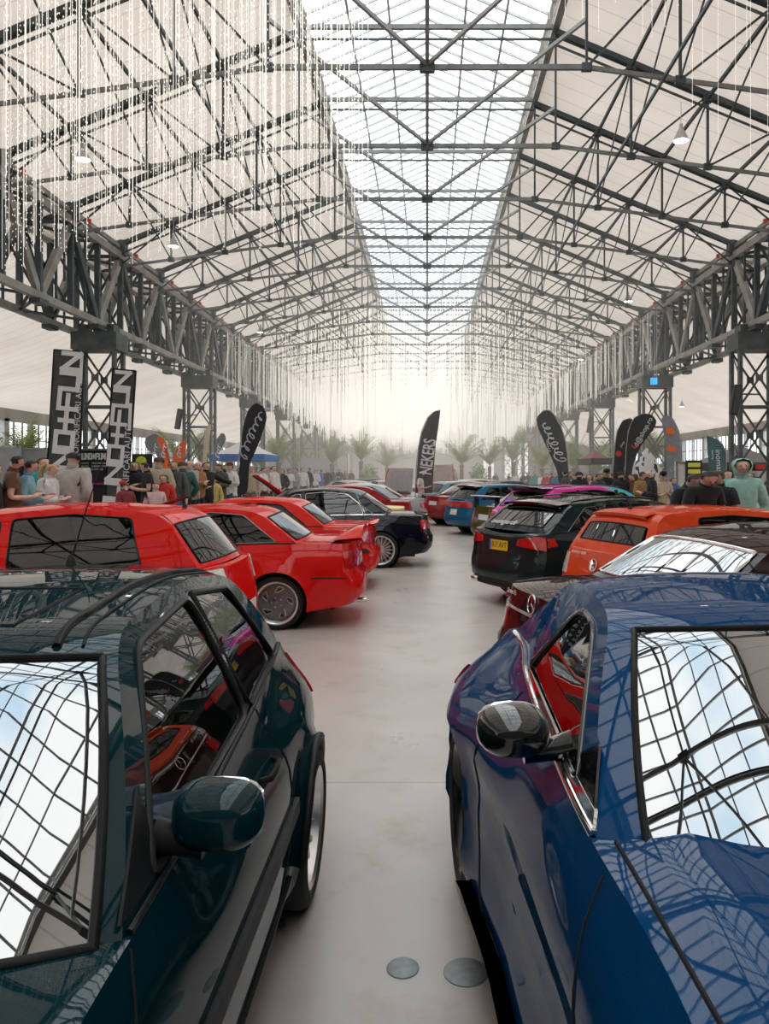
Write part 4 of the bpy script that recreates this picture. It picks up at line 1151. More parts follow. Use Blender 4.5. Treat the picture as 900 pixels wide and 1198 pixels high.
sr = MB(); n0 = c.mk[1]; sr.grid([[c.sheet(u,i)+Vector((.05,0,.05+.006*(i-n0))) for u in (-.55,-.25,0,.25,.55)] for i in range(n0-1,n0+9)]); sr.build('tilted_sunroof', DGP, c.root, 50)

# --- second red coupe
P = base_P('coupe', style='mesh', flare=.02, L=4.43, W=1.71, dlo=(.05,.08,.15,.02), wr=.05)
(loc, a) = place_rear(-.74, 12.05, 181, 4.43)
c = car('coupe_car', 'bright red coupe with black bumper strip and white number plate, third in the left row', P, loc, a, dict(paint=RED2, pillar=RED2, gside=G_DARK, grear=G_DARK))
lamp_rear(c, [(.40,.70),(.80,.70),(.80,.88),(.42,.88)], M_TAIL)
on_side(c, [(-2.16,.72),(-2.02,.72),(-2.03,.87),(-2.15,.87)], M_CLEAR, 'tail_lamp', th=.008)
strip_side(c, -1.60, -2.13, .60, .06, M_BLK, 'bumper_strip', .02); plate_on(c, 0, .66, .52, .115, M_PLW, 'TM 16 BMX', size=.75)
mb = MB(); sup(mb, (-2.12,0,.985), (.16,1.36,.04), 2.6, 20, 8); mb.build('boot_spoiler', RED2, c.root, 50)

# --- black navy saloon
P = base_P('sedan', L=4.98, W=1.86, style='multi', R=.335, rr=.262, Ra=.36, wd=.24, xf=1.50, xr=-1.50, win=.005, zs=.18, camber=.05, seal=.01, belt=.013)
P['shoulder'] = [(-2.5,.86),(-2.3,.94),(-1.6,.965),(.5,.94),(1.0,.91),(1.8,.82),(2.4,.72)]
P.update(A=.86, H=(.15,1.38), M=(-.45,1.43), Rr=(-1.05,1.38), C=-1.62, cw=(1.10,.98), hc=(.28,1.41), mc=(-.4,1.47), rc=(-1.12,1.42), bc=(-1.72,1.0),
  plan=[(-2.5,.88),(-2.1,.95),(-1.4,.985),(0,1.),(1.3,.985),(1.9,.94),(2.5,.84)], pillars=[(-.12,.12,.09),(-1.22,.42,.035)], dlo=(.05,.08,.13,.02))
(loc, a) = place_rear(.10, 14.95, 182, 4.98)
c = car('saloon_car', 'long black saloon with chrome window line and multi-spoke wheel, fourth in the left row', P, loc, a, dict(paint=NAVY, gside=G_DARK, grear=G_DARK, wtrim=M_CHROME, beltm=M_CHROME, rim=M_ALU))
lamp_rear(c, [(.42,.70),(.84,.70),(.84,.87),(.44,.87)], M_TAIL)
on_side(c, [(-2.45,.72),(-2.32,.72),(-2.34,.88),(-2.44,.88)], M_TAIL, 'tail_lamp', th=.008)
strip_side(c, -1.12, 1.12, .58, .04, NAVY, 'rubbing_strip'); handle(c, -.38, .80, NAVY); handle(c, -1.28, .82, NAVY, .16); plate_on(c, 0, .74, .52, .11, M_PLW)
mirror(c, .62, 1.03, NAVY)

# --- yellow saloon and dark red car with raised bonnet behind it
P = base_P('sedan', L=4.6, style='five', W=1.76)
(loc, a) = place_rear(-.42, 17.6, 182, 4.6)
c = car('saloon_car', 'pale yellow saloon mostly hidden behind the long black saloon', P, loc, a, dict(paint=YEL, gside=G_DARK, grear=G_DARK))
lamp_rear(c, [(.42,.68),(.82,.68),(.82,.86),(.44,.86)], M_TAIL); plate_on(c, 0, .72, .5, .11, M_PLW); handle(c, -.36, .8, M_BLK)
def raised_bonnet(c, P, m, ang, label=None, under=M_UNDER):
    """bonnet lid standing open on its hinges at the scuttle"""
    A = P['cw'][0]-.05; e0 = P['L']/2-.12; w = P['W']*.36; n = 8
    Rm = Matrix.Rotation(-ang, 3, 'Y'); piv = Vector((A,0,c.hood_pt(A,0).z+.02)); rows = []; rows2 = []
    for i in range(n+1):
        x = A+(e0-A)*i/n; r = []; r2 = []
        for k in range(9):
            y = w*(-1+k/4)*(1-.12*(i/n)**3); p = c.hood_pt(x,y,.01); r.append(piv+Rm@(p-piv)); q = c.hood_pt(x,y*.97,-.035); r2.append(piv+Rm@(q-piv))
        rows.append(r); rows2.append(r2)
    mb = MB(); mb.grid(rows, 0, True); mb.grid([rows[0]+rows[-1][::-1],rows2[0]+rows2[-1][::-1]],0); mb.grid([[r[0] for r in rows],[r[0] for r in rows2]],0); mb.grid([[r[-1] for r in rows],[r[-1] for r in rows2]],0,True)
    o = mb.build('raised_bonnet', m, c.root, 40)
    mb = MB(); mb.grid(rows2, 0); mb.build('bonnet_lining', under, o, 40)
    mb = MB(); mb.tube([c.hood_pt(A+.55,w*.8,0), piv+Rm@(c.hood_pt(A+.75,w*.8,-.03)-piv)], .012, 6); mb.build('bonnet_stay', M_CHROME, c.root)
    mb = MB(); sup(mb, (A+.5,0,c.hood_pt(A+.5,0).z-.02), (.7,.8,.16), 3, 16, 8); mb.build('engine_cover', M_BLK, c.root, 50)
P = base_P('sedan', L=4.6, W=1.74, style='five')
(loc, a) = place_rear(-.50, 21.7, 199, 4.6)
c = car('saloon_car', 'dark red saloon with its black-lined bonnet raised, behind the yellow saloon', P, loc, a, dict(paint=DRED, gside=G_DARK, grear=G_DARK))
raised_bonnet(c, P, RED, .78); lamp_rear(c, [(.42,.68),(.82,.68),(.82,.86),(.44,.86)], M_TAIL); plate_on(c, 0, .72, .5, .11, M_PLW)

# --- right row: maroon saloon
P = base_P('sedan', L=4.78, W=1.80, style='multi')
P['shoulder'] = [(-2.4,.84),(-2.25,.90),(-1.6,.935),(.5,.92),(1.0,.89),(1.8,.80),(2.3,.70)]
P.update(wtop=1, seal=.016, H=(.12,1.31), M=(-.45,1.345), Rr=(-.92,1.29), C=-1.48, hc=(.26,1.345), mc=(-.4,1.385), rc=(-1.0,1.335), bc=(-1.60,.965), gR=.90, deck_crown=[(-2.3,.03),(-1.6,.03)])
(loc, a) = place_rear(.62, 5.14, 14, 4.78)
c = car('saloon_car', 'dark maroon saloon with chrome-edged rear window and round emblem, beside the blue coupe', P, loc, a, dict(paint=BROWN, seal=M_CHROME, wtrim=M_CHROME, beltm=M_CHROME, grear=glass('rear_glass_bright',(.12,.14,.14),2.6,.25), gside=G_DARK))
lamp_rear(c, [(.46,.62),(.86,.62),(.86,.76),(.48,.76)], M_TAIL)
on_side(c, [(-2.36,.62),(-2.18,.62),(-2.19,.76),(-2.35,.76)], M_TAIL, 'tail_lamp', th=.008)
mb = MB(); mb.tube([c.rear_pt(y,.785,.006) for y in [-.8+1.6*k/20 for k in range(21)]], .010, 6); mb.build('chrome_strip', M_CHROME, c.root, 60)
def rear_frame(s, y, z, off=.012, rear=True):
    f = s.rear_pt if rear else s.front_pt
    a, b = f(y,z-.03,off), f(y,z+.03,off); up = (b-a).normalized(); rt = Vector((0,-1,0)); n = rt.cross(up); c_ = (a+b)/2
    return Matrix(((rt.x,up.x,n.x,c_.x),(rt.y,up.y,n.y,c_.y),(rt.z,up.z,n.z,c_.z),(0,0,0,1)))
def emblem(s, y, z, r, m, spokes):
    M = rear_frame(s, y, z); mb = MB()
    mb.tube([M@Vector((r*math.cos(t),r*math.sin(t),0)) for t in [2*PI*k/28 for k in range(28)]], r*.11, 6, closed=True)
    for (x0,y0,x1,y1) in spokes: mb.bar(M@Vector((x0*r,y0*r,0)), M@Vector((x1*r,y1*r,0)), r*.17, r*.12)
    mb.build('emblem', m, s.root, 60)
emblem(c, 0, .865, .062, M_CHROME, [(0,0,0,.95),(0,0,.82,-.5),(0,0,-.82,-.5)])
text_mesh('model_lettering', '220E', .055, M_CHROME, c.root, .003, rear_frame(c,.60,.835,.004), xs=1.2)
text_mesh('window_lettering', 'Street Family', .05, M_PLW, c.root, .001, rear_frame(c,.40,.885,.004), xs=1., shear=.3)
mb = MB(); sup(mb, (-2.05,0,.955), (.05,.05,.03), 2.4, 12, 8); mb.build('boot_lock', M_CHROME, c.root)

# --- orange-red hatchback
P = base_P('hatch', L=3.95, W=1.69, style='five', zs=.16, R=.30, Ra=.33, rcR=.13, gR=.78, rbot=3, rtop=3, pillars=[(-.10,.08,.10)], dlo=(.06,.08,.30,.03), dlo_rear=((-1.18,.92),(-1.10,1.36)), black_pillars=False)
P.update(H=(.0,1.32), M=(-.7,1.375), Rr=(-1.55,1.335), C=-1.76, hc=(.16,1.355), mc=(-.6,1.405), rc=(-1.60,1.365), bc=(-1.87,.93))
(loc, a) = place_rear(1.66, 7.86, 20, 3.95)
c = car('hatchback_car', 'orange-red hatchback with round tailgate badge, between the maroon saloon and the dark estate', P, loc, a, dict(paint=ORR, second=ORR, gside=G_DARK, grear=G_DARK))
lamp_rear(c, [(.55,.66),(.80,.66),(.80,.88),(.57,.88)], M_CLEAR)
on_side(c, [(-1.96,.66),(-1.78,.66),(-1.80,.88),(-1.93,.88)], M_CLEAR, 'tail_lamp', th=.008)
emblem(c, 0, .80, .062, M_CHROME, [(-.6,.75,-.25,-.1),(.6,.75,.25,-.1),(-.25,-.1,0,.35),(.25,-.1,0,.35),(-.85,.3,-.35,-.85),(.85,.3,.35,-.85),(-.35,-.85,0,-.2),(.35,-.85,0,-.2)])
antenna(c, -1.42, 0, M_BLK, .16, -.4, .004); plate_on(c, 0, .46, .5, .11, M_PLW); handle(c, -.40, .78, ORR, .18)
mb = MB(); mb.grid([[c.sheet(u,c.mk[3]-2)+Vector((0,0,.010)), c.sheet(u,c.mk[3])+Vector((-.07,0,.012)), c.sheet(u,c.mk[3])+Vector((-.06,0,-.018)), c.sheet(u,c.mk[3]+1)+Vector((-.005,0,0))] for u in [-.8+1.6*k/12 for k in range(13)]]); mb.build('roof_spoiler', ORR, c.root, 50)
text_mesh('window_lettering', 'streetcar style', .05, M_PLW, c.root, .001, rear_frame(c,.32,.905,.02), xs=1., shear=.3)

# --- dark estate with yellow plate
P = base_P('wagon', L=4.70, W=1.83, style='five', gR=.80, rbot=2, rtop=3, wr=.05, zs=.17, R=.335, Ra=.36)
P['shoulder'] = [(-2.35,.86),(-2.15,.98),(-1.5,1.0),(.5,.94),(1.0,.90),(1.8,.80),(2.3,.68)]
P.update(Rr=(-1.66,1.33), rc=(-1.70,1.375), C=-2.10, bc=(-2.24,1.0))
(loc, a) = place_rear(.90, 10.05, 29, 4.70)
dk = c = car('estate_car', 'dark petrol-green estate with red lamps and yellow number plate, third in the right row', P, loc, a, dict(paint=DKGREEN, gside=G_DARK, grear=glass('estate_rear_glass',(.10,.12,.11),1.7,.08), wtrim=M_GLOSSBLK, second=DKGREEN))
lamp_rear(c, [(.38,.82),(.87,.78),(.87,.94),(.66,.95),(.40,.90)], M_TAIL)
on_side(c, [(-2.32,.79),(-2.0,.84),(-2.04,.93),(-2.30,.93)], M_TAIL, 'tail_lamp', th=.008)
plate_on(c, 0, .80, .42, .13, M_PLY, 'B17 AVT', size=.85)
mb = MB(); mb.grid([[c.sheet(u,c.mk[3]-2)+Vector((0,0,.012)), c.sheet(u,c.mk[3])+Vector((-.16*(1-.3*abs(u)**3),0,.015)), c.sheet(u,c.mk[3])+Vector((-.15*(1-.3*abs(u)**3),0,-.02)), c.sheet(u,c.mk[3]+1)+Vector((-.005,0,0))] for u in [-.9+1.8*k/12 for k in range(13)]]); mb.build('roof_spoiler', M_GLOSSBLK, c.root, 50)
text_mesh('window_lettering', 'avangarde', .13, M_PLW, c.root, .001, rear_frame(c,.18,.95,0) @ Matrix.Translation((0,.22,.0)), xs=1., shear=.3) if False else None
for sg in (1,-1):
    mb = MB(); pts = [c.sheet(sg*.90,i)+Vector((0,0,.03)) for i in range(c.mk[1]+3,c.mk[3]-1)]; mb.tube([pts[0]-Vector((0,0,.03))]+pts+[pts[-1]-Vector((0,0,.03))], .013, 6); mb.build('roof_rail', M_GLOSSBLK, c.root, 60)
for sg in (1,-1):
    mb = MB(); sup(mb, (-2.30,sg*.56,.30), (.10,.22,.09), 2.6, 16, 8); mb.build('exhaust_tip', M_CHROME, c.root, 50)
mb = MB(); sup(mb, (-2.28,0,.30), (.14,1.3,.10), 3, 20, 8); mb.build('diffuser', M_BLK, c.root, 50)
mb = MB()
M0 = Matrix.Translation(c.sheet(0,c.mk[3]+6))
tilt = (c.sheet(0,c.mk[3]+4)-c.sheet(0,c.mk[3]+9)).normalized(); rt = Vector((0,-1,0)); n_ = rt.cross(tilt); cc = c.sheet(.12,c.mk[3]+9)+n_*.03
text_mesh('window_lettering', 'avantgarde', .14, M_PLW, c.root, .001, Matrix(((rt.x,tilt.x,n_.x,cc.x),(rt.y,tilt.y,n_.y,cc.y),(rt.z,tilt.z,n_.z,cc.z),(0,0,0,1))), xs=.9, shear=.35)

# --- pink wrapped estate
P = base_P('wagon', L=4.68, W=1.76, style='mesh', gR=.84, rbot=2)
def wrap_mat():
    m = paint('rainbow_wrap', (.75,.06,.38), .3, .0, .3); nt = m.node_tree; b = nt.nodes['Principled BSDF']
    tc = nt.nodes.new('ShaderNodeTexCoord'); sx = nt.nodes.new('ShaderNodeSeparateXYZ'); mr = nt.nodes.new('ShaderNodeMapRange'); mr.inputs['From Min'].default_value = -2.3; mr.inputs['From Max'].default_value = 2.3
    r = nt.nodes.new('ShaderNodeValToRGB'); e = r.color_ramp.elements; r.color_ramp.interpolation = 'LINEAR'
    e[0].position = .38; e[0].color = (.80,.05,.40,1); e[1].position = .44; e[1].color = (.08,.62,.66,1)
    for p, cl in ((.56,(.10,.60,.68,1)),(.62,(.16,.05,.42,1)),(.9,(.10,.04,.30,1))): q = e.new(p); q.color = cl
    nt.links.new(tc.outputs['Object'], sx.inputs[0]); nt.links.new(sx.outputs['X'], mr.inputs['Value']); nt.links.new(mr.outputs[0], r.inputs['Fac']); nt.links.new(r.outputs['Color'], b.inputs['Base Color'])
    return m
WRAP = wrap_mat()
(loc, a) = place_rear(1.42, 14.1, 27, 4.68)
c = car('estate_car', 'estate wrapped in pink, cyan and violet, behind the dark estate with the yellow plate', P, loc, a, dict(paint=WRAP, gside=G_DARK, grear=glass('estate_rear_glass'), second=WRAP))
lamp_rear(c, [(.50,.72),(.86,.72),(.86,.92),(.52,.92)], M_TAIL); plate_on(c, 0, .70, .5, .11, M_PLW)
mb = MB(); mb.grid([[c.sheet(u,c.mk[3]-3)+Vector((0,0,.012)), c.sheet(u,c.mk[3])+Vector((-.22*(1-.3*abs(u)**3),0,.05)), c.sheet(u,c.mk[3])+Vector((-.20*(1-.3*abs(u)**3),0,.01)), c.sheet(u,c.mk[3]+1)+Vector((-.005,0,0))] for u in [-.9+1.8*k/12 for k in range(13)]]); mb.build('roof_spoiler', M_GLOSSBLK, c.root, 50)
mb = MB(); mb.grid([[c.sheet(u,i)+Vector((-.012,0,.006)) for u in (.1,.3,.5,.7)] for i in range(c.mk[3]+6,c.mk[3]+10)]); mb.build('window_sticker', mat('violet_sticker',(.22,.08,.42),.4,noise=.5,nscale=9), c.root, 50)
for sg in (1,-1):
    mb = MB(); pts = [c.sheet(sg*.90,i)+Vector((0,0,.03)) for i in range(c.mk[1]+3,c.mk[3]-1)]; mb.tube(pts, .012, 6); mb.build('roof_rail', M_GLOSSBLK, c.root, 60)
c.root.scale = (1.0,1.0,1.06)

# --- olive saloon, blue estate, red saloon farther along
P = base_P('sedan', L=4.5, W=1.74, style='five')
(loc, a) = place_rear(1.22, 17.6, 24, 4.5)
c = car('saloon_car', 'olive-gold saloon with dark boot wing, beyond the pink wrapped estate', P, loc, a, dict(paint=OLIVE, gside=G_DARK, grear=G_DARK))
lamp_rear(c, [(.50,.62),(.86,.62),(.86,.84),(.52,.84)], M_TAIL); plate_on(c, 0, .72, .5, .13, M_PLW)
mb = MB(); sup(mb, (-2.10,0,1.20), (.26,1.5,.035), 2.6, 20, 8)
for sg in (1,-1): mb.bar((-2.08,sg*.5,.93),(-2.10,sg*.5,1.19),.03,.12)
mb.build('boot_wing', M_GLOSSBLK, c.root, 50)
P = base_P('wagon', L=4.68, W=1.72, style='mesh', gR=.84)
(loc, a) = place_rear(.72, 21.6, 27, 4.68)
c = car('estate_car', 'bright blue estate with red lamp band, left of the olive saloon', P, loc, a, dict(paint=BMWB, gside=G_DARK, grear=G_DARK))
lamp_rear(c, [(.02,.78),(.84,.78),(.84,.94),(.02,.94)], M_TAIL); plate_on(c, .0, .64, .4, .16, M_PLW)
mb = MB(); mb.grid([[c.sheet(u,c.mk[3]-2)+Vector((0,0,.012)), c.sheet(u,c.mk[3])+Vector((-.16,0,.02)), c.sheet(u,c.mk[3])+Vector((-.15,0,-.01)), c.sheet(u,c.mk[3]+1)+Vector((-.005,0,0))] for u in [-.9+1.8*k/12 for k in range(13)]]); mb.build('roof_spoiler', M_GLOSSBLK, c.root, 50)
P = base_P('sedan', L=4.5, W=1.74, style='five')
(loc, a) = place_rear(.12, 25.2, 30, 4.5)
redfar = c = car('saloon_car', 'crimson saloon with white number plate and pale rear window, left of the blue estate', P, loc, a, dict(paint=DRED, gside=G_DARK, grear=glass('rear_glass_bright')))
lamp_rear(c, [(.36,.70),(.86,.70),(.86,.86),(.38,.86)], M_TAIL); plate_on(c, 0, .74, .52, .13, M_PLW)

# --- the far cars
def far_car(kind, label, u, Y, deg, m, bonnet=None, **k):
    P = base_P(kind, **k); x = (u-500)*Y/F
    c = car({'hatch':'hatchback_car','wagon':'estate_car','sedan':'saloon_car','coupe':'coupe_car'}[kind], label, P, (x,Y), rad(deg), dict(paint=m, gside=G_DARK, grear=G_DARK))
    lamp_rear(c, [(.42,.68),(.80,.68),(.80,.84),(.44,.84)], M_TAIL); lamp_front(c, [(.42,.58),(.80,.58),(.78,.70),(.44,.70)], M_CLEAR)
    if bonnet: raised_bonnet(c, P, bonnet[0], bonnet[1], under=bonnet[2] if len(bonnet) > 2 else M_UNDER)
    return c
WHRED = mat('white_red_striped_lining', (.75,.72,.70), .5, noise=.1)
far_car('hatch', 'silver hatchback far down the left row', 420, 31.5, -55, SILV)
far_car('hatch', 'silver hatchback with a raised red and white bonnet, left of the tall feather flag', 458, 33, -70, SILV, (RED,1.3,WHRED))
far_car('coupe', 'red car with raised red bonnet, right of the tall feather flag', 521, 37, -100, RED, (RED,1.3,WHRED))
far_car('wagon', 'black estate far down the hall, behind the silver hatchbacks', 452, 42, 30, BLACKP)
far_car('sedan', 'dark silver saloon with long roof, behind the dark red saloon', 410, 23.6, 181, SILV)
far_car('coupe', 'red coupe beyond the dark silver saloon in the left row', 405, 26.6, 182, RED)
far_car('wagon', 'pale blue estate on the right, behind the blue estate', 560, 30, 25, paint('pale_blue_lacquer',(.25,.36,.42),.4,.1,.3))
far_car('hatch', 'white hatchback on the right under the palms', 570, 38, 25, WHITE)
far_car('sedan', 'black saloon on the right, past the pale blue estate', 600, 33, 25, BLACKP)
# ================================================================== people
SKIN = mat('skin', (.74,.47,.36), .55, noise=.08, nscale=12)
SKIN2 = mat('skin_pale', (.78,.54,.43), .55, noise=.08, nscale=12)
def cloth(n, c): return mat(n, c, .85, noise=.15, nscale=14, bump=.3, sheen=.1)
HAIRD = mat('hair_dark', (.015,.011,.009), .6, noise=.3, nscale=30); HAIRB = mat('hair_blonde', (.50,.32,.14), .6, noise=.3, nscale=30)
HAIRG = mat('hair_brown', (.06,.035,.02), .6, noise=.3, nscale=30); EYE = mat('eye_dark', (.02,.015,.012), .2); LIP = mat('lip', (.35,.12,.10), .5)
def joints(arms, lean=0., head=0., stride=0.):
    J = dict(pel=(0,0,.95,.135), spi=(.0,0,1.12,.125), che=(.01,0,1.31,.145), nkb=(0,0,1.46,.07), nec=(.012,0,1.53,.052), hed=(.025,0,1.615,.082), top=(.02,0,1.69,.078), nos=(.118,0,1.60,.012))
    E = [('pel','spi'),('spi','che'),('che','nkb'),('nkb','nec'),('nec','hed'),('hed','top'),('hed','nos')]
    for s, n in ((1,'l'),(-1,'r')):
        el, wr, ha = arms[n]
        J[n+'sh'] = (0,s*.185,1.41,.066); J[n+'el'] = (el[0],s*el[1],el[2],.043); J[n+'wr'] = (wr[0],s*wr[1],wr[2],.030); J[n+'ha'] = (ha[0],s*ha[1],ha[2],.030)
        J[n+'hi'] = (0,s*.09,.90,.102); J[n+'kn'] = (.02+s*stride*.14,s*.10,.50,.066); J[n+'an'] = (-.01+s*stride*.22,s*.105,.09,.044); J[n+'to'] = (.15+s*stride*.22,s*.12,.035,.036)
        J[n+'ea'] = (.02,s*.088,1.61,.012)
        E += [('che',n+'sh'),(n+'sh',n+'el'),(n+'el',n+'wr'),(n+'wr',n+'ha'),('pel',n+'hi'),(n+'hi',n+'kn'),(n+'kn',n+'an'),(n+'an',n+'to'),('hed',n+'ea')]
        w, h = Vector(wr), Vector(ha); d = (h-w).normalized(); sd = d.orthogonal().normalized() if abs(d.x) > .95 else Vector((1,0,0)).cross(d).cross(d).normalized()*-1
        lens = (.075,.085,.08,.06)
        for k in range(4):
            b = h+sd*(.028-.019*k); m = b+d*lens[k]*.55; t = m+d*lens[k]*.45+Vector((.012,-.004,0))
            for q, p_, r in (('m',m,.009),('t',t,.0075)): J['%sf%d%s' % (n,k,q)] = (p_.x,s*p_.y,p_.z,r)
            E += [(n+'ha','%sf%dm' % (n,k)),('%sf%dm' % (n,k),'%sf%dt' % (n,k))]
        b = w.lerp(h,.45)+sd*.035+d*.03; t = b+d*.035
        J[n+'th'] = (b.x,s*b.y,b.z,.010); J[n+'tt'] = (t.x,s*t.y,t.z,.008); E += [(n+'wr',n+'th'),(n+'th',n+'tt')]
    up = {'spi','che','nkb','nec','hed','top','nos'}
    def tilt(p, piv, a): x, z = p[0]-piv[0], p[2]-piv[1]; return (piv[0]+x*math.cos(a)+z*math.sin(a), p[1], piv[1]-x*math.sin(a)+z*math.cos(a), p[3])
    for k in list(J):
        leg = k[1:] in ('hi','kn','an','to') or k == 'pel'
        if head and k in ('hed','top','nos','lea','rea'): J[k] = tilt(J[k],(0,1.50),head)
        if lean and not leg: J[k] = tilt(J[k],(0,.95),lean)
    return J, E
POSES = {
 'down': joints(dict(l=((-.03,.25,1.14),(.05,.27,.91),(.07,.27,.84)), r=((-.03,.25,1.14),(.05,.27,.91),(.07,.27,.84)))),
 'phone': joints(dict(l=((-.02,.25,1.14),(.22,.12,1.16),(.28,.07,1.19)), r=((-.03,.25,1.14),(.22,.12,1.14),(.28,.07,1.17))), head=.30),
 'pocket': joints(dict(l=((-.07,.29,1.13),(.06,.21,.95),(.11,.17,.90)), r=((-.07,.29,1.13),(.06,.21,.95),(.11,.17,.90)))),
 'cross': joints(dict(l=((.02,.27,1.15),(.21,.03,1.17),(.22,-.05,1.19)), r=((.02,.27,1.15),(.21,.04,1.21),(.20,-.05,1.24)))),
 'point': joints(dict(l=((.05,.42,1.28),(.10,.64,1.22),(.12,.72,1.20)), r=((-.02,.25,1.14),(.2,.16,1.1),(.27,.12,1.12)))),
 'bend': joints(dict(l=((.06,.25,1.14),(.20,.22,.95),(.25,.20,.90)), r=((.06,.25,1.14),(.24,.16,1.02),(.31,.12,1.02))), lean=.20, head=.45),
 'walk': joints(dict(l=((.06,.25,1.15),(.22,.24,.98),(.27,.23,.94)), r=((-.12,.25,1.15),(-.1,.27,.92),(-.08,.27,.85))), stride=.9),
}
def skin_body(J, E):
    names = list(J); idx = {n:i for i,n in enumerate(names)}
    me = bpy.data.meshes.new('p'); me.from_pydata([J[n][:3] for n in names], [(idx[a],idx[b]) for a,b in E], [])
    o = bpy.data.objects.new('p', me); COL.objects.link(o)
    m = o.modifiers.new('s','SKIN'); m.use_smooth_shade = True
    for n in names: me.skin_vertices[0].data[idx[n]].radius = (J[n][3],)*2
    me.skin_vertices[0].data[idx['pel']].use_root = True
    s = o.modifiers.new('d','SUBSURF'); s.levels = s.render_levels = 1
    bpy.context.view_layer.update()
    out = bpy.data.meshes.new_from_object(o.evaluated_get(bpy.context.evaluated_depsgraph_get()))
    bpy.data.objects.remove(o); bpy.data.meshes.remove(me)
    return out
def seg_d(p, a, b):
    ab = b-a; t = max(0,min(1,(p-a).dot(ab)/max(1e-9,ab.length_squared))); return (p-a-ab*t).length, t
def sub_mesh(src, keep, off, name):
    mb = MB(); mp = {}
    for f in src.polygons:
        if f.index not in keep: continue
        q = []
        for vi in f.vertices:
            if vi not in mp: mp[vi] = len(mb.v); v = src.vertices[vi]; mb.v.append(tuple(v.co+v.normal*(off(v.co) if callable(off) else off)))
            q.append(mp[vi])
        mb.f.append(q); mb.m.append(0)
    return mb
PROTO = {}
def proto(pose, hair, sleeve):
    key = (pose, hair, sleeve)
    if key in PROTO: return PROTO[key]
    J, E = POSES[pose]
    if ('mesh',pose) not in PROTO:
        b = skin_body(J, E); segs = [(a,c,Vector(J[a][:3]),Vector(J[c][:3])) for a,c in E]; cls = []
        for f in b.polygons:
            best = min(((seg_d(f.center,p,q)[0]-(J[a][3]+J[c][3])*.35, a, c, seg_d(f.center,p,q)[1]) for a,c,p,q in segs))
            cls.append((best[1],best[2],best[3]))
        PROTO[('mesh',pose)] = (b, cls)
    b, cls = PROTO[('mesh',pose)]
    R = {'top':set(),'trousers':set(),'shoes':set(),'hair':set(),'hood':set()}; hz = J['hed'][2]; hx = J['hed'][0]; hd = (Vector(J['top'][:3])-Vector(J['nec'][:3])).normalized(); fw = Vector((hd.z,0,-hd.x)); hc = Vector(J['hed'][:3])
    for f, (a,c,t) in zip(b.polygons, cls):
        e = c if c not in ('nos',) else 'hed'
        if c in ('spi','che','nkb') or c in ('lsh','rsh'): R['top'].add(f.index)
        if c in ('lel','rel') and (sleeve == 'long' or t < .62): R['top'].add(f.index)
        if c in ('lwr','rwr') and sleeve == 'long' and t < .92: R['top'].add(f.index)
        if c in ('lhi','rhi') or c in ('lkn','rkn') or (c in ('lan','ran') and t < .9): R['trousers'].add(f.index)
        if c in ('spi',) and f.center.z < 1.0: R['trousers'].add(f.index)
        if c in ('lhi','rhi') and f.center.z > .88 and a == 'pel': R['top'].add(f.index)
        if c in ('lto','rto') or (c in ('lan','ran') and t > .86): R['shoes'].add(f.index)
        if c in ('hed','top','lea','rea') or a == 'hed':
            q = f.center-hc; z, x = q.dot(hd), q.dot(fw)
            if c != 'nos' and (z > .085 or (x < .01 and z > -.02) or (z > .045 and x < .045)): R['hair'].add(f.index)
            if c != 'nos' and (x < .045 or z > .10) : R['hood'].add(f.index)
        if c == 'nec': R['hood'].add(f.index)
    root = empty('person'); bd = bpy.data.objects.new('body', b); COL.objects.link(bd); bd.parent = root
    if not b.materials: b.materials.append(SKIN)
    def part(nm, keep, off, m, parent=root):
        o = sub_mesh(b, keep, off, nm).build(nm, m, parent, 80); return o
    part('trousers', R['trousers'], .013, HAIRD); part('shoes', R['shoes'], .012, HAIRD)
    part('top', R['top'], lambda p: .024 if p.z < 1.25 else .018, HAIRD)
    if hair == 'hood': part('hood', R['hood'], .032, HAIRD)
    elif hair != 'bald':
        h = part('hair', R['hair'], .016 if hair != 'cap' else .010, HAIRD)
        up = hc+hd*.02
        if hair == 'long':
            mb = MB(); sup(mb, up-fw*.085-hd*.20, (.12,.22,.46), 2.6, 16, 12); mb.build('long_hair', HAIRD, root, 80)
        if hair == 'tail':
            mb = MB(); mb.tube([up-fw*.10+hd*.03, up-fw*.15-hd*.05, up-fw*.14-hd*.16, up-fw*.11-hd*.26], [.03,.04,.035,.012], 10); mb.build('ponytail', HAIRD, root, 80)
        if hair == 'cap':
            mb = MB(); sup(mb, up+hd*.075, (.19,.18,.13), 2.3, 16, 10); sup(mb, up+fw*.13+hd*.055, (.14,.15,.02), 2.4, 14, 6); mb.build('cap', HAIRD, root, 80)
    for s in (1,-1):
        mb = MB(); sup(mb, hc+fw*.080+hd*.012+Vector((0,s*.031,0)), (.012,.022,.013), 2, 8, 6); mb.build('eye', EYE, root, 60)
    mb = MB(); sup(mb, hc+fw*.078-hd*.058, (.012,.042,.010), 2, 8, 6); mb.build('mouth', LIP, root, 60)
    PROTO[key] = root
    return root
used_p = set()
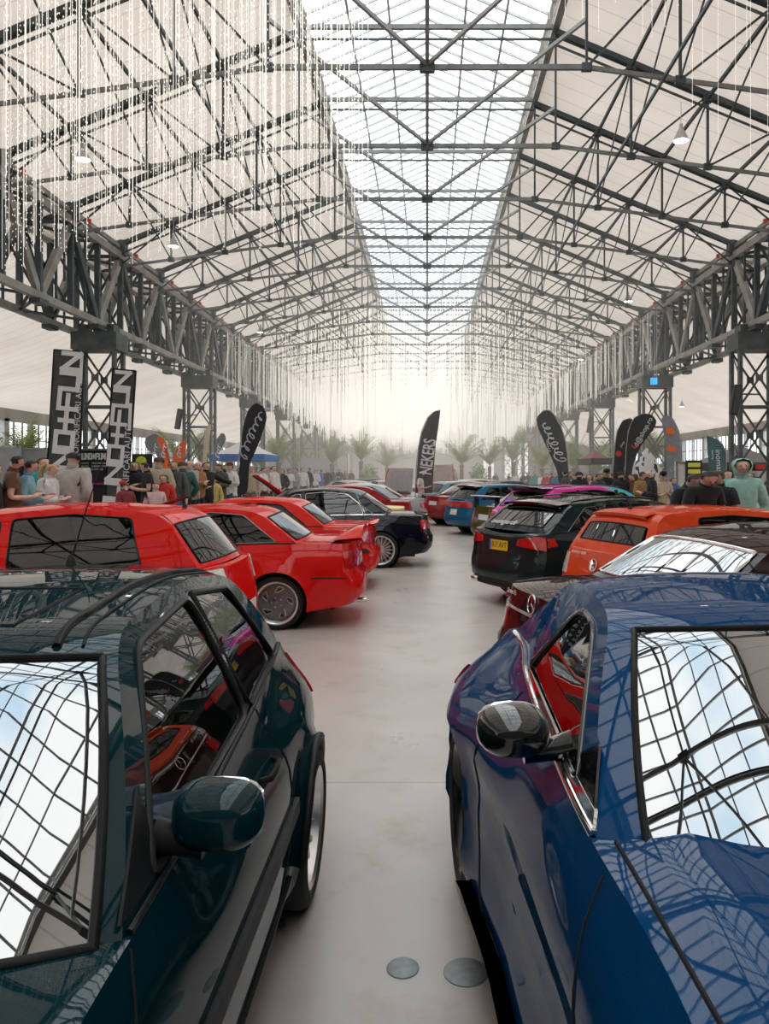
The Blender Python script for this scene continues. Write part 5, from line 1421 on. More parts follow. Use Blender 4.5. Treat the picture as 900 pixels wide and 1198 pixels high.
def person(u, Y, face, pose, hair, top, legs, hairm, label, h=1.78, sleeve='long', skin=SKIN, group=None, capm=None, X=None):
    key = (pose, hair, sleeve); r = proto(*key)
    if key in used_p: r = copy_tree(r)
    used_p.add(key)
    x = (u-500)*Y/F if X is None else X
    r.location = (x,Y,gz(x)); r.rotation_euler = (0,0,math.radians(face)); k = h*(1.03 if x < -5 else 1.0)/1.77; r.scale = (k,k,k)
    tag(r, label, 'person', group)
    for ch in r.children:
        n = ch.name.split('.')[0]
        m = {'body':skin,'trousers':legs,'shoes':M_BLK,'top':top,'hood':top,'hair':hairm,'long_hair':hairm,'ponytail':hairm,'cap':capm or top}.get(n)
        if m: set_mat(ch, m)
    return r
DENIM = cloth('denim_blue',(.05,.08,.14)); BLK = cloth('black_cotton',(.012,.012,.014)); WHT = cloth('white_cotton',(.72,.71,.69)); GRY = cloth('grey_fleece',(.48,.46,.43))
TEALC = cloth('teal_cloth',(.05,.30,.30)); LBLUE = cloth('light_blue_denim',(.20,.42,.50)); MINT = cloth('mint_fleece',(.33,.60,.54)); BEIGE = cloth('beige_jacket',(.55,.44,.32)); MAR = cloth('maroon_cloth',(.22,.03,.03))
REDC = cloth('red_cloth',(.60,.04,.03)); TAN = cloth('tan_jacket',(.38,.20,.07)); PINKC = cloth('pale_pink',(.70,.50,.48)); GRN = cloth('dark_green_puffer',(.03,.10,.08)); BRN = cloth('brown_cloth',(.14,.07,.04)); YEC = cloth('yellow_cloth',(.75,.62,.20)); BLUEC = cloth('blue_cloth',(.05,.16,.40)); KHA = cloth('khaki',(.20,.17,.12))
ORB = cloth('orange_black_jacket',(.35,.14,.05)); DGR = cloth('dark_grey',(.07,.07,.075)); LGR = cloth('light_grey',(.38,.38,.38))
D, B, G = HAIRD, HAIRB, HAIRG
# left group
person(-8,10.6,20,'down','short',BLK,DENIM,D,'person in black at the left edge of the photo, beyond the red hatchback',1.72)
person(14,10.9,30,'phone','short',BRN,BLK,D,'person in a dark brown top with dark hair at the far left',1.86,'short')
person(31,11.2,20,'phone','long',LBLUE,DENIM,D,'woman with long dark hair in a light blue denim jacket',1.80)
person(50,14.2,-30,'down','short',TEALC,DENIM,G,'man in a teal top standing behind the blonde girl',1.88)
person(57,11.8,0,'phone','tail',WHT,DENIM,B,'blonde person with ponytail in a white top',1.75,skin=SKIN2)
person(85,12.2,80,'pocket','short',GRY,DENIM,D,'man in a pale grey hooded top seen from behind, near the tall banners',1.93)
person(147,15.6,150,'phone','cap',MAR,DENIM,D,'child in a maroon top and red cap by the second tall banner',1.40,capm=REDC)
person(157,16.6,-70,'cross','short',BLK,BLK,D,'man in black with crossed arms in front of the green disc poster',1.84)
person(173,16.2,200,'phone','short',BLK,DENIM,D,'man in black facing left beside the green disc poster',1.83,'short')
person(186,17.2,95,'pocket','short',BEIGE,KHA,G,'man in a beige jacket with his back turned',1.95)
person(192,16.2,-100,'down','short',REDC,DENIM,D,'child in a red top in front of the man in beige',1.55)
person(182,15.8,-60,'down','short',PINKC,PINKC,G,'child in a pale pink top below the child in red',1.38)
person(203,17.3,-80,'down','short',DGR,BLUEC,D,'person in dark grey behind the green padded jacket',1.86)
person(214,17.8,120,'pocket','short',GRN,BLK,G,'person in a dark green padded jacket',1.86)
person(221,18.6,60,'pocket','bald',LGR,BLK,G,'man with grey hair in a light grey top, right of the green jacket',1.90)
person(231,18.9,-20,'cross','bald',ORB,BLK,D,'bald man in a black and orange jacket',1.88)
person(241,19.6,-40,'point','short',BLK,BLK,D,'man in a black top stretching one arm to the right',1.86)
person(250,20.2,-90,'down','short',YEC,WHT,B,'child in a yellow and white top',1.45)
person(257,21.4,-110,'phone','short',DGR,DENIM,D,'man in dark grey looking down, right of the pointing man',1.84)
person(270,22.5,-120,'cross','cap',WHT,DENIM,D,'man in white with a dark red cap, left of the scripted flag',1.84,capm=MAR)
person(294,25.2,-90,'down','short',BEIGE,KHA,B,'person in beige right of the scripted flag',1.8)
# far left crowd
far = [(263,24,BLK,D),(281,26,BRN,D),(307,27.5,WHT,D),(314,29,GRY,D),(320,28.4,WHT,G),(331,31,BLK,D),(338,32.5,WHT,D),(347,34,LGR,G),(354,36,WHT,D),(362,37.5,BLK,D),(369,40,WHT,D),(376,42,BLUEC,D),(383,44,BLK,G),(390,47,DGR,D),(397,51,BLK,D),(404,54,BRN,D),(411,58,BLK,D),(226,24.5,BLK,D),(244,26,DGR,G),(210,22,BLUEC,D),(196,21,BLK,D),(170,19.5,DGR,G)]
names = {BLK.name:'black',WHT.name:'white',GRY.name:'pale grey',LGR.name:'light grey',BLUEC.name:'blue',DGR.name:'dark grey',BRN.name:'brown',REDC.name:'red',TAN.name:'tan',TEALC.name:'teal',BEIGE.name:'beige'}
fp = ['down','pocket','phone','cross']
for i, (u,Y,c,hm) in enumerate(far):
    person(u,Y,-90+((i*73)%160-80),fp[i%4],'short',c,DENIM if i%2 else BLK,hm,'person in a %s top in the crowd behind the left row of cars' % names[c.name],1.72+.03*(i%5),group='crowd beyond the left row in %s tops' % names[c.name])
# middle
person(494,27.6,-30,'phone','cap',WHT,BLK,D,'man in a white T-shirt and cap standing beside the feather flag in the aisle',1.85,'short',capm=WHT)
# right
person(662,24.5,150,'pocket','short',DGR,BLK,D,'man in dark grey with short hair, first of the right crowd past the scripted flag',1.88)
person(678,23,100,'pocket','short',BLK,BLK,D,'broad person in black seen from behind, left of the dark teardrop flags',1.84)
person(690,24.6,-120,'cross','long',BEIGE,DENIM,G,'woman with long brown hair in beige in the right crowd',1.74)
person(700,21.5,-60,'phone','short',DGR,DENIM,G,'man in grey facing the dark estate below the teardrop flags',1.80)
person(709,22.6,-90,'phone','cap',BLK,BLK,D,'man in black with a cap under the teardrop flags',1.88)
person(727,21,110,'pocket','short',BLK,BLK,D,'person in black under the dark teardrop flag, seen from behind',1.84)
person(741,21,-150,'phone','long',BRN,BLK,G,'woman in brown beside the tan jacket',1.78)
person(750,20,-40,'phone','short',TAN,BLK,D,'person in a tan jacket lifting a hand to the face',1.84)
person(763,18.8,170,'phone','bald',BLK,BLK,D,'bald man in a black jacket in front of the black and white tent',1.88)
person(775,19.8,-90,'phone','cap',BEIGE,BLK,D,'person in black cap and beige scarf in front of the black and white tent',1.80,capm=BLK)
person(788,21.5,-70,'down','short',BLUEC,DENIM,G,'person in blue half hidden at the right of the black and white tent',1.66)
person(803,10.05,-60,'bend','short',BLK,BLK,D,'leftmost of the three men in black T-shirts, partly hidden',1.86,'short',X=3.33)
person(818,9.75,-75,'bend','short',BLK,BLK,D,'dark-haired man in a black T-shirt leaning forward and looking down',1.90,'short',X=3.45)
person(836,10.15,215,'phone','short',BLK,BLK,G,'man in a black T-shirt in profile, looking down, next to the mint hooded top',1.86,'short',X=3.85)
person(850,14.6,-80,'down','short',WHT,DENIM,G,'man in a white T-shirt behind the mint hooded top',1.86)
person(868,10.35,-100,'pocket','hood',MINT,DENIM,D,'man in a mint green hooded top with the hood up',2.0)
person(897,11.0,160,'phone','short',WHT,KHA,D,'person in a white top at the right edge of the photo',1.78,X=4.75)
farR = [(596,55,BLK,D),(604,52,WHT,G),(612,48,BLK,D),(618,46,DGR,D),(626,43,TEALC,D),(633,41,WHT,D),(640,39,REDC,D),(646,36.5,BLK,D),(652,35,BLUEC,G),(668,32,BRN,D),(673,30,WHT,D),(684,29,BLK,D),(715,27,BLK,D),(733,26,REDC,D),(757,25,BLK,D),(782,26,DGR,D),(860,22,BLK,D),(880,24,WHT,D)]
for i, (u,Y,c,hm) in enumerate(farR):
    person(u,Y,-90+((i*67)%160-80),fp[i%4],'short',c,DENIM if i%2 else BLK,hm,'person in a %s top in the crowd beyond the right row of cars' % names[c.name],1.74+.03*(i%5),group='crowd beyond the right row in %s tops' % names[c.name])
for i, (u,Y,c) in enumerate(((428,62,BLK),(440,66,DGR),(466,70,BLK),(516,66,WHT),(532,62,BLK),(556,58,DGR),(580,60,BLK))):
    person(u,Y,-90+40*(i%3-1),fp[i%4],'short',c,BLK,D,'tiny figure in %s at the far end of the hall between the palms' % names[c.name],1.76,group='figures at the far end in %s' % names[c.name])
# ================================================================== flags, banners, tents, plants
M_POLE = mat('flag_pole', (.35,.36,.37), .35, .8, noise=.1)
FL_DARK = mat('dark_flag_cloth_hazed', (.07,.074,.076), .75, noise=.12, nscale=6); FL_BLK = mat('black_flag_cloth', (.022,.022,.024), .75, noise=.15, nscale=6)  # first cloth is lightened, with the lift from haze in its colour
FL_WHT = mat('white_flag_print', (.78,.78,.78), .7, noise=.05); FL_ORG = mat('orange_flag_cloth', (.85,.17,.04), .7, noise=.12, nscale=6)
FL_GRY = mat('grey_flag_cloth', (.26,.27,.30), .75, noise=.15, nscale=6); FL_TEAL = mat('slate_teal_flag_cloth', (.07,.15,.17), .75, noise=.1, nscale=6)
FL_RED = mat('red_flag_print', (.75,.05,.03), .7); FL_YEL = mat('yellow_cloth_print', (.75,.68,.10), .7, noise=.2, nscale=5); FL_CREAM = mat('cream_flag_cloth',(.75,.66,.5),.7,noise=.1)
def cat_poly(pts, n=6):
    """closed smooth outline through the points"""
    P = [Vector(p) for p in pts]; N = len(P); out = []
    for i in range(N):
        a, b, c, d = P[i-1], P[i], P[(i+1)%N], P[(i+2)%N]
        for k in range(n):
            t = k/n; out.append(tuple(.5*((2*b)+(c-a)*t+(2*a-5*b+4*c-d)*t*t+(3*b-a-3*c+d)*t**3)))
    return out
def wave(u, v, Y): return Y+.010*math.sin(u*.35+v*.11)*Y/20
def flag(name, label, outline, Y, m, pole, group=None, smooth=True, cat='flag', base=True, pole_r=.018):
    """cloth outline and pole traced as points, hung at distance Y with its own thickness"""
    x0_ = at(pole[0][0],pole[0][1],Y).x; e = empty(name, (x0_, Y, gz(x0_)), 0, label, cat, group); o0 = Vector(e.location)
    poly = cat_poly(outline) if smooth else dens(outline, 6)
    poly = ccw([(u,-v) for u,v in poly]); mb = MB()
    f = lambda u,v,h: at(u,-v,wave(u,-v,Y)-h)-o0
    solid_patch(mb, simplify(poly,.3), lambda u,v,h: f(u,v,h*1.), .012, 4, 0, False); patch(mb, simplify(poly,.3), [], lambda u,v: f(u,v,-.004), 4, 0, True)
    mb.build('cloth', m, e, 50)
    if pole:
        mb = MB(); mb.tube([at(u,v,wave(u,v,Y)+.01)-o0 for u,v in pole], [pole_r]*(len(pole)-2)+[pole_r*.7,pole_r*.35], 8); mb.build('pole', M_POLE if pole_r > .012 else M_BLK, e, 60)
    if base:
        mb = MB(); mb.box((0,0,.015),(.5,.5,.03)); mb.lathe([(.05,.03),(.03,.10),(.025,.3)], 12, axis='z'); mb.build('base_plate', M_BLK, e)
        b = at(pole[0][0],pole[0][1],Y)
        if b.z > .3+gz(x0_): mb = MB(); mb.tube([(0,0,.1),(0,0,b.z+.02-gz(x0_))], pole_r, 8); mb.build('lower_pole', M_POLE, e)
    return e, o0, f
def px_mtx(u0, v0, u1, v1, Y, o0, h=.03):
    """frame centred between two picture points, x axis running from the first to the second, facing the aisle"""
    a, b = at(u0,v0,Y), at(u1,v1,Y); c = (a+b)/2; c.y = min(wave(u0,v0,Y),wave(u1,v1,Y))-h; x = (b-a); x.y = 0; x.normalize(); n = Vector((0,-1,0)); y = n.cross(x)
    c = c-o0
    return Matrix(((x.x,y.x,n.x,c.x),(x.y,y.y,n.y,c.y),(x.z,y.z,n.z,c.z),(0,0,0,1))), (b-a).length
GLY = {'S':[[(1,1),(0,1),(0,.5),(1,.5),(1,0),(0,0)]],'O':[[(0,0),(0,1),(1,1),(1,0),(0,0)]],'U':[[(0,1),(0,0),(1,0),(1,1)]],'N':[[(0,0),(0,1),(1,0),(1,1)]],'D':[[(0,0),(0,1),(1,1),(1,0),(0,0)]],'-':[[(-.25,.5),(1.2,.5)],[(.5,.15),(.5,.85)]],'F':[[(0,0),(0,1),(1,1)],[(0,.5),(.85,.5)]]}
def block_text(name, body, M, L, hgt, sw, m, parent, th=.006):
    mb = MB(); n = len(body); adv = L/n; w = adv*.80
    nb = 0
    for i, ch in enumerate(body):
        x0 = -L/2+adv*(i+.10)
        for pl in GLY[ch]:
            for (a,b),(c,d) in zip(pl,pl[1:]):
                p, q = Vector((x0+a*w,(b-.5)*hgt,0)), Vector((x0+c*w,(d-.5)*hgt,0)); e = (q-p).normalized()*sw/2
                nb += 1; dz = Vector((0,0,.0013*(nb%4))); mb.bar(M@(p-e+dz), M@(q+e+dz), sw, th, 0, tuple(M.to_3x3()@Vector((0,0,1))))
    return mb.build(name, m, parent)
# --- the two tall banners
for lb, q, Y, tx in (('taller dark banner with white block letters, left of the lattice column',[(63.5,409),(98.5,412),(92,590),(53,590)],17.6,((66,618,86,412),(91.5,500,96,415))),
                     ('second dark banner with white block letters, right of the lattice column',[(132,431.5),(159,434),(148,600),(123,600)],16.4,((127,628,146,434),(149,560,153,470)))):
    e, o0, f = flag('tall_banner', lb, q, Y, FL_DARK, [((q[2][0]+q[3][0])/2,600)]+[((q[2][0]+q[3][0])/2+(q[0][0]+q[1][0]-q[2][0]-q[3][0])/2*t, 595+(q[0][1]-595)*t) for t in (0,.5,1)], smooth=False, cat='banner')
    mb = MB()
    for a, b in zip(q, q[1:]+q[:1]): mb.bar(at(a[0],a[1],Y-.005)-o0, at(b[0],b[1],Y-.005)-o0, .035, .03)
    mb.build('frame', M_BLK, e)
    (u0,v0,u1,v1), s2 = tx
    M, L = px_mtx(u0,v0,u1,v1,Y,o0,.045); block_text('block_lettering', 'SOUND-FUN', M, L, 20*Y/F if Y > 17 else 15.5*Y/F, 5.4*Y/F if Y > 17 else 4.3*Y/F, FL_WHT, e)
    M, L = px_mtx(*s2,Y,o0,.045); text_mesh('small_lettering', 'SONORIFICARI AUTO', L*.115, FL_WHT, e, .002, M @ Matrix.Translation((-L*.35,0,0)))
    M2, L2 = px_mtx(s2[2]-.5,s2[3]+34,s2[2]+.9,s2[3]+2,Y,o0,.045); mb = MB(); mb.bar(M2@Vector((-L2/2,0,0)), M2@Vector((L2/2,0,0)), .07, .006, 0, (0,1,0)); mb.build('white_stripe', FL_WHT, e)
# --- sound booth wall
e = empty('display_wall', (at(107,590,18.2).x,18.2,.16), 0, 'black display wall with small white lettering between the two tall banners', 'display')
o0 = Vector(e.location); p0, p1 = at(88,527,18.2)-o0, at(127,527,18.2)-o0
mb = MB(); mb.box(((p0.x+p1.x)/2,.06,p0.z/2),(p1.x-p0.x,.1,p0.z)); mb.build('panel', FL_BLK, e)
M, L = px_mtx(90,534,125,534,18.2,o0,.08); block_text('block_lettering', 'SOUND-FUN', M, L, 6*18.2/F, .035, FL_WHT, e)
for k, tx in enumerate(('NAVIGATIE    MULTIMEDIA','BOXE AUTO    SUBWOOFERE','     AMPLIFICATOARE')):
    M, L = px_mtx(90,542+3.6*k,124,542+3.6*k,18.2,o0,.01); text_mesh('small_lettering', tx, .062, FL_WHT, e, .002, M)
mb = MB()
for a, b in ((p0.x,p1.x),): mb.box(((a+b)/2,-.01,p0.z+.02),(b-a+.06,.06,.05)); mb.box((a,-.01,p0.z/2),(.05,.06,p0.z)); mb.box((b,-.01,p0.z/2),(.05,.06,p0.z))
mb.build('frame', M_POLE, e)
M, L = px_mtx(100,566,124,566,18.2,o0,.01); mb = MB(); mb.bar(M@Vector((-L/2,0,0)),M@Vector((L/2,0,0)),.05,.004,0,(0,1,0)); mb.build('magenta_stripe', mat('magenta_print',(.35,.03,.22),.6), e)
# --- poster with green disc
Y = 19.6; c = at(166,0,Y); e = empty('poster_stand', (c.x,Y,.16), 0, 'black poster stand with a lime green disc, right of the second banner', 'sign'); o0 = Vector(e.location)
z1 = at(0,531,Y).z-.16; mb = MB(); mb.box((0,.02,z1/2+.03),(.52,.03,z1-.06)); mb.build('panel', FL_BLK, e); mb = MB(); mb.box((0,.03,.03),(.6,.3,.06)); mb.build('foot', M_POLE, e)
mb = MB(); mb.lathe([(.001,-.008),(.13,-.008),(.14,0),(.14,.01)], 28, axis='y', c=(-.02,0,z1-.2)); mb.build('green_disc', mat('lime_print',(.55,.62,.05),.6,noise=.3,nscale=9), e, 40)
M, L = px_mtx(158,548,175,548,Y,o0,.005); text_mesh('lettering', 'AUDIO', .10, FL_WHT, e, .002, M)
# --- feather and teardrop flags
def squiggle(e, o0, pts, Y, m, r, name='script_lettering', loops=7, amp=4.5):
    """looping handwritten line along a path of picture points"""
    P = []; n = 150; Q = [Vector(p) for p in pts]
    for k in range(n+1):
        t = k/n*(len(Q)-1); i = min(int(t),len(Q)-2); q = Q[i].lerp(Q[i+1], t-i); d = (Q[i+1]-Q[i]).normalized(); nn = Vector((-d.y,d.x)); ph = 2*PI*loops*k/n
        a = amp*(1.0-.45*k/n)*(1+.35*math.sin(ph*.37)); q = q+nn*a*math.sin(ph)+d*a*.8*math.cos(ph*1.0+.5); P.append(at(q.x,q.y,wave(q.x,q.y,Y)-.028)-o0)
    mb = MB(); mb.tube(P, r, 6); mb.build(name, m, e, 60)
Y = 23.5
e, o0, f = flag('feather_flag', 'black feather flag with pale script, left of the raised bonnet', [(277,575),(281,540),(284,505),(290,482),(299,472),(308,476),(312,489),(306,510),(298,530),(292,545),(289,575)], Y, FL_BLK, [(277,578),(279,540),(284,500),(290,481),(299,471),(308,475),(312,488)])
squiggle(e, o0, [(284,535),(291,515),(298,500),(306,484)], Y, mat('pale_lilac_print',(.45,.45,.55),.7), .022)
Y = 27.5
e, o0, f = flag('feather_flag', 'tall dark sail-shaped feather flag with white capitals in the middle of the aisle', [(486.5,577),(488,548),(490,525),(494,505),(501,489),(508,482),(515.5,479.5),(513,500),(510,520),(507.5,550),(506,577)], Y, FL_DARK, [(486,580),(487,548),(489.3,525),(493.5,504),(500.5,488.5),(508,481.5),(515.5,479)], smooth=False)
M, L = px_mtx(497.5,562,505,507,Y,o0,.035); text_mesh('capital_lettering', 'NEKERS', 14.5*Y/F*1.38, FL_WHT, e, .003, M, xs=.60, bold=.012)
Y = 26
e, o0, f = flag('feather_flag', 'dark feather flag with white script and swirl, left of the right crowd', [(665,566),(664,540),(660,512),(652,492),(644,481.5),(636,481),(629,488),(629,498),(636,515),(645,535),(652,552),(655,566)], Y, FL_DARK, [(666,568),(665,540),(661,512),(653,491),(644,480.5),(636,480),(628.5,488)])
squiggle(e, o0, [(657,539),(652,527),(646,516),(642,505),(636,494)], Y, FL_WHT, .020, loops=7.5, amp=4.6)
squiggle(e, o0, [(643,528),(640,515)], Y, FL_WHT, .008, 'small_lettering', 5, 1.2)
Y = 25.5
e, o0, f = flag('teardrop_flag', 'black teardrop flag with a red dot, behind the larger teardrop flag', [(718,560),(720,525),(723,505),(729,493),(738,490),(743,495),(740,510),(733,535),(728,560)], Y+.6, FL_BLK, [(718,562),(719,525),(722.5,504),(729,492),(738,489),(743,494)])
mb = MB(); mb.lathe([(.001,-.01),(.095,-.01),(.10,0)], 24, axis='y', c=at(724,531,Y+.5)-o0); mb.build('red_dot', FL_RED, e, 40)
M, L = px_mtx(724.5,526,731,514,Y+.6,o0,.04); text_mesh('lettering', 'shop', .12, FL_WHT, e, .002, M)
e, o0, f = flag('teardrop_flag', 'large black teardrop flag with white lettering and a red arc', [(731,560),(733.5,525),(736,505),(742,490),(752,484.5),(763,486),(768,493),(765,502),(757,512),(748,526),(741,545),(738,560)], Y, FL_BLK, [(731,562),(733,525),(735.5,504),(742,489),(752,483.7),(763,485.2),(768.5,493)])
M, L = px_mtx(744,521,761,490,Y,o0,.035); text_mesh('lettering', 'd@shop.ro', L*.235, FL_WHT, e, .003, M)
mb = MB(); mb.tube([at(739+7.5*t,520.5+3.4*math.sin(PI*t*.9),Y-.045)-o0 for t in [k/8 for k in range(9)]], .02, 6); mb.build('red_arc', FL_RED, e, 50)
Y = 24
e, o0, f = flag('feather_flag', 'grey feather flag with faded orange blocks, right of the black and white tent', [(781.5,570),(780,530),(776.5,505),(774.5,490),(780,487),(787,491),(793,503),(797,525),(797.5,570)], Y, FL_GRY, [(798,572),(797.8,525),(794,503),(787.5,490),(780,486),(774,490)])
for k, (u0,v0,u1,v1) in enumerate(((779.5,500,789,508),(780.5,521,791,528))):
    mb = MB(); a, b = at(u0,v0,Y-.05)-o0, at(u1,v1,Y-.05)-o0; mb.prism(rnd_poly([(a.x,b.z),(b.x,b.z-.03),(b.x,a.z-.03),(a.x,a.z)],.05), lambda x,z,k: Vector((x,a.y-.004*k,z))); mb.build('orange_block', FL_ORG, e)
squiggle(e, o0, [(785,550),(793,546)], Y, mat('pale_lilac_print'), .012, 'script_lettering', 3, 2)
Y = 21
e, o0, f = flag('feather_flag', 'slate teal feather flag with white lettering, above the men in black', [(847,575),(849.5,545),(849,530),(845,520),(838,513),(827,510),(828,530),(830,550),(832,575)], Y, FL_TEAL, [(848,577),(850.3,545),(849.8,530),(845.5,519.5),(838,512),(827,509.3)], smooth=False)
M, L = px_mtx(839.5,524,841.5,556,Y,o0,.035); text_mesh('lettering', 'inomax', L*.30, FL_WHT, e, .003, M)
M, L = px_mtx(833,524,834,540,Y,o0,.035); text_mesh('small_lettering', 'detailing', L*.2, FL_WHT, e, .002, M)
for lb, ol, Y, m, pl in (('orange feather flag beside the dark round flag, behind the man in beige',[(193,560),(189,530),(184,513),(188,511),(194,517),(198,535),(199,560)],24,FL_ORG,[(199.5,562),(198.5,535),(194.5,516.5),(188,510.5),(184,512.5)]),
      ('orange leaf-shaped flag left of the second lattice column',[(201,560),(203,535),(208,522),(217,515.5),(217,530),(212,545),(209,560)],25,FL_ORG,[(201,562),(202.5,535),(207.5,521.5),(217,515)]),
      ('dark round teardrop flag behind the orange flag',[(186,560),(184,535),(174,527),(169,518),(173,511),(182,508),(188,514),(190,535),(190,560)],25.5,FL_GRY,[(190.5,562),(190.5,535),(188.5,513.5),(182,507.5),(173,510.5)]),
      ('dark round teardrop flag right of the second lattice column',[(248,560),(250,535),(254,515),(259,507.5),(263,508.5),(264,515),(259,525),(253,537),(251,560)],27,FL_GRY,[(248,562),(249.7,535),(253.6,514.5),(259,507),(263,508)]),
      ('cream and orange feather flag in front of the second lattice column',[(236,560),(238,530),(240,505),(244,497),(247,498),(245,515),(242,535),(240,560)],26.5,FL_CREAM,[(235.6,562),(237.6,530),(239.7,505),(244,496.5)])):
    e, o0, f = flag('feather_flag', lb, ol, Y, m, pl, pole_r=.014)
    if m is not FL_CREAM: cu = sum(p[0] for p in ol)/len(ol); squiggle(e, o0, [(cu-1.5 if 'leaf' not in lb else cu,535),(cu+1,520)], Y, FL_WHT, .016, loops=4, amp=2.)
# --- gazebo tents
def gazebo(label, u0, u1, ve, vp, Y, top, val, dep=3.0, posts=True):
    a, b = at(u0,ve,Y), at(u1,ve,Y); w = b.x-a.x; cx = (a.x+b.x)/2; ze = a.z; zp = at(0,vp,Y+dep/2).z
    g0 = gz(cx); ze -= g0; zp -= g0; e = empty('gazebo_tent', (cx,Y+dep/2,g0), 0, label, 'tent'); mb = MB(); n = 8
    for s in range(4):
        ang = s*PI/2
        def P(t, q):
            r = 1-q; x = (t*2-1)*r; p = Vector((x*w/2, -r*dep/2, ze+(zp-ze)*(q**1.35))) if s % 2 == 0 else Vector((x*dep/2, -r*w/2, ze+(zp-ze)*(q**1.35)))
            c_, s_ = math.cos(ang), math.sin(ang); return Vector((p.x*c_-p.y*s_, p.x*s_+p.y*c_, p.z))
        mb.grid([[P(k/n, j/6*.98) for k in range(n+1)] for j in range(7)])
    mb.build('canopy', top, e, 30)
    mb = MB()
    for sx, sy in ((0,-1),(0,1)): mb.box((0,sy*dep/2,ze-.14),(w,.02,.28))
    for sx in (-1,1): mb.box((sx*w/2,0,ze-.14),(.02,dep,.28))
    mb.build('valance', val, e)
    for sx in (-1,1):
        for sy in (-1,1): mb = MB(); mb.box((sx*(w/2-.03),sy*(dep/2-.03),ze/2),(.05,.05,ze)); mb.build('leg', M_POLE, e)
    return e, cx, w, ze
FL_BLU = mat('blue_canopy_cloth', (.03,.16,.48), .7, noise=.1)
gazebo('white peaked tent with blue valance behind the left crowd', 246, 309, 531, 513, 31, FL_WHT, FL_BLU)
TG = mat('grey_canopy_cloth', (.25,.24,.23), .75, noise=.1)
e, cx, w, ze = gazebo('grey canopy with dark signs at the right edge, behind the mint hooded top', 838, 930, 541, 520, 26, TG, FL_BLK)
mb = MB(); mb.box((.25,-1.52,ze-.14),(.5,.02,.2)); mb.build('red_sign', FL_RED, e); M, L = px_mtx(868,549,890,549,25.9,Vector(e.location)+Vector((0,0,0)),.2)
gazebo('low dark red canopy left of the teardrop flags', 692, 716, 536, 526, 34, mat('dark_red_canopy',(.25,.06,.08),.7,noise=.1), FL_BLK)
# black and white patterned tent
def zig_mat():
    m = mat('black_white_camouflage', (.7,.7,.7), .7); nt = m.node_tree; b = nt.nodes['Principled BSDF']
    tc = nt.nodes.new('ShaderNodeTexCoord'); mp = nt.nodes.new('ShaderNodeMapping'); mp.inputs['Rotation'].default_value = (0,.6,0); mp.inputs['Scale'].default_value = (7.5,2.5,3.6)
    v = nt.nodes.new('ShaderNodeTexVoronoi'); v.inputs['Scale'].default_value = 1.3; v.distance = 'MANHATTAN'
    r = nt.nodes.new('ShaderNodeValToRGB'); r.color_ramp.interpolation = 'CONSTANT'; r.color_ramp.elements[0].color = (.75,.75,.74,1); r.color_ramp.elements[1].color = (.015,.015,.016,1); r.color_ramp.elements[1].position = .60
    nt.links.new(tc.outputs['Object'], mp.inputs[0]); nt.links.new(mp.outputs[0], v.inputs['Vector']); nt.links.new(v.outputs['Color'], r.inputs['Fac']); nt.links.new(r.outputs['Color'], b.inputs['Base Color']); return m
Y = 27; c = at(763,0,Y); e = empty('patterned_tent', (c.x,Y+1.2,0), 0, 'pointed tent patterned in black and white behind the right crowd', 'tent')
mb = MB()
for dx, zt2, w in ((.15,at(0,523,Y).z,1.55),(-.55,at(0,530,Y).z,1.25)):
    nn = 16; rows = []
    for j in range(9):
        q = j/8; r = w*(1-q)**.75*.78+.02; rows.append([Vector((dx+math.copysign(abs(math.cos(t))**.7,math.cos(t))*r, math.copysign(abs(math.sin(t))**.7,math.sin(t))*r*.8, zt2*q)) for t in [2*PI*k/nn for k in range(nn+1)]])
    mb.grid(rows)
mb.build('cloth', zig_mat(), e, 50)
# price sign, boards, kiosks
Y = 20; c = at(812,0,Y); e = empty('price_sign', (c.x,Y,0), 0, 'upright black sign board with yellow price bars, left of the teal feather flag', 'sign'); zt2 = at(0,538.5,Y).z
mb = MB(); mb.box((0,0,zt2/2),(.42,.05,zt2)); mb.build('panel', FL_BLK, e)
for k in range(4):
    mb = MB(); mb.box((0,-.03,zt2-.12-.17*k),(.32,.012,.11)); o = mb.build('yellow_bar', FL_YEL, e)
def board(name, label, u0, u1, v0, Y, m, cat, th=.12):
    a, b = at(u0,v0,Y), at(u1,v0,Y); g0 = gz((a.x+b.x)/2) if Y < 60 else 0; a.z -= g0; e = empty(name, ((a.x+b.x)/2,Y,g0), 0, label, cat); mb = MB(); mb.box((0,0,a.z/2),(b.x-a.x,th,a.z)); mb.build('panel', m, e, bevel=.01)
    mb = MB()
    for x in (-(b.x-a.x)/2+.03,(b.x-a.x)/2-.03): mb.box((x,-th/2-.01,a.z/2),(.05,.03,a.z))
    mb.box((0,-th/2-.01,a.z-.03),(b.x-a.x,.03,.05)); mb.build('frame', M_POLE, e)
    for x in (-(b.x-a.x)/3,(b.x-a.x)/3): mb = MB(); mb.box((x,0,.03),(.08,.6,.06)); mb.build('foot', M_BLK, e)
GREYB = mat('grey_board', (.33,.34,.36), .7, noise=.08)
board('partition_board', 'grey partition board in front of the palm at the far left', -30, 24, 521.5, 21, GREYB, 'partition'); board('partition_board', 'grey partition board nearest the first tall banner', 25, 56, 524, 21.6, GREYB, 'partition')
board('partition_board', 'white partition panel right of the grey feather flag', 790, 803, 540, 22, M_WALLW, 'partition')
board('partition_board', 'grey screen between the palms at the far left of the end wall', 352, 392, 536, 66, GREYB, 'partition'); board('partition_board', 'white kiosk wall between the far left palms', 395, 408, 531, 64, M_WALLW, 'partition', 1.5)
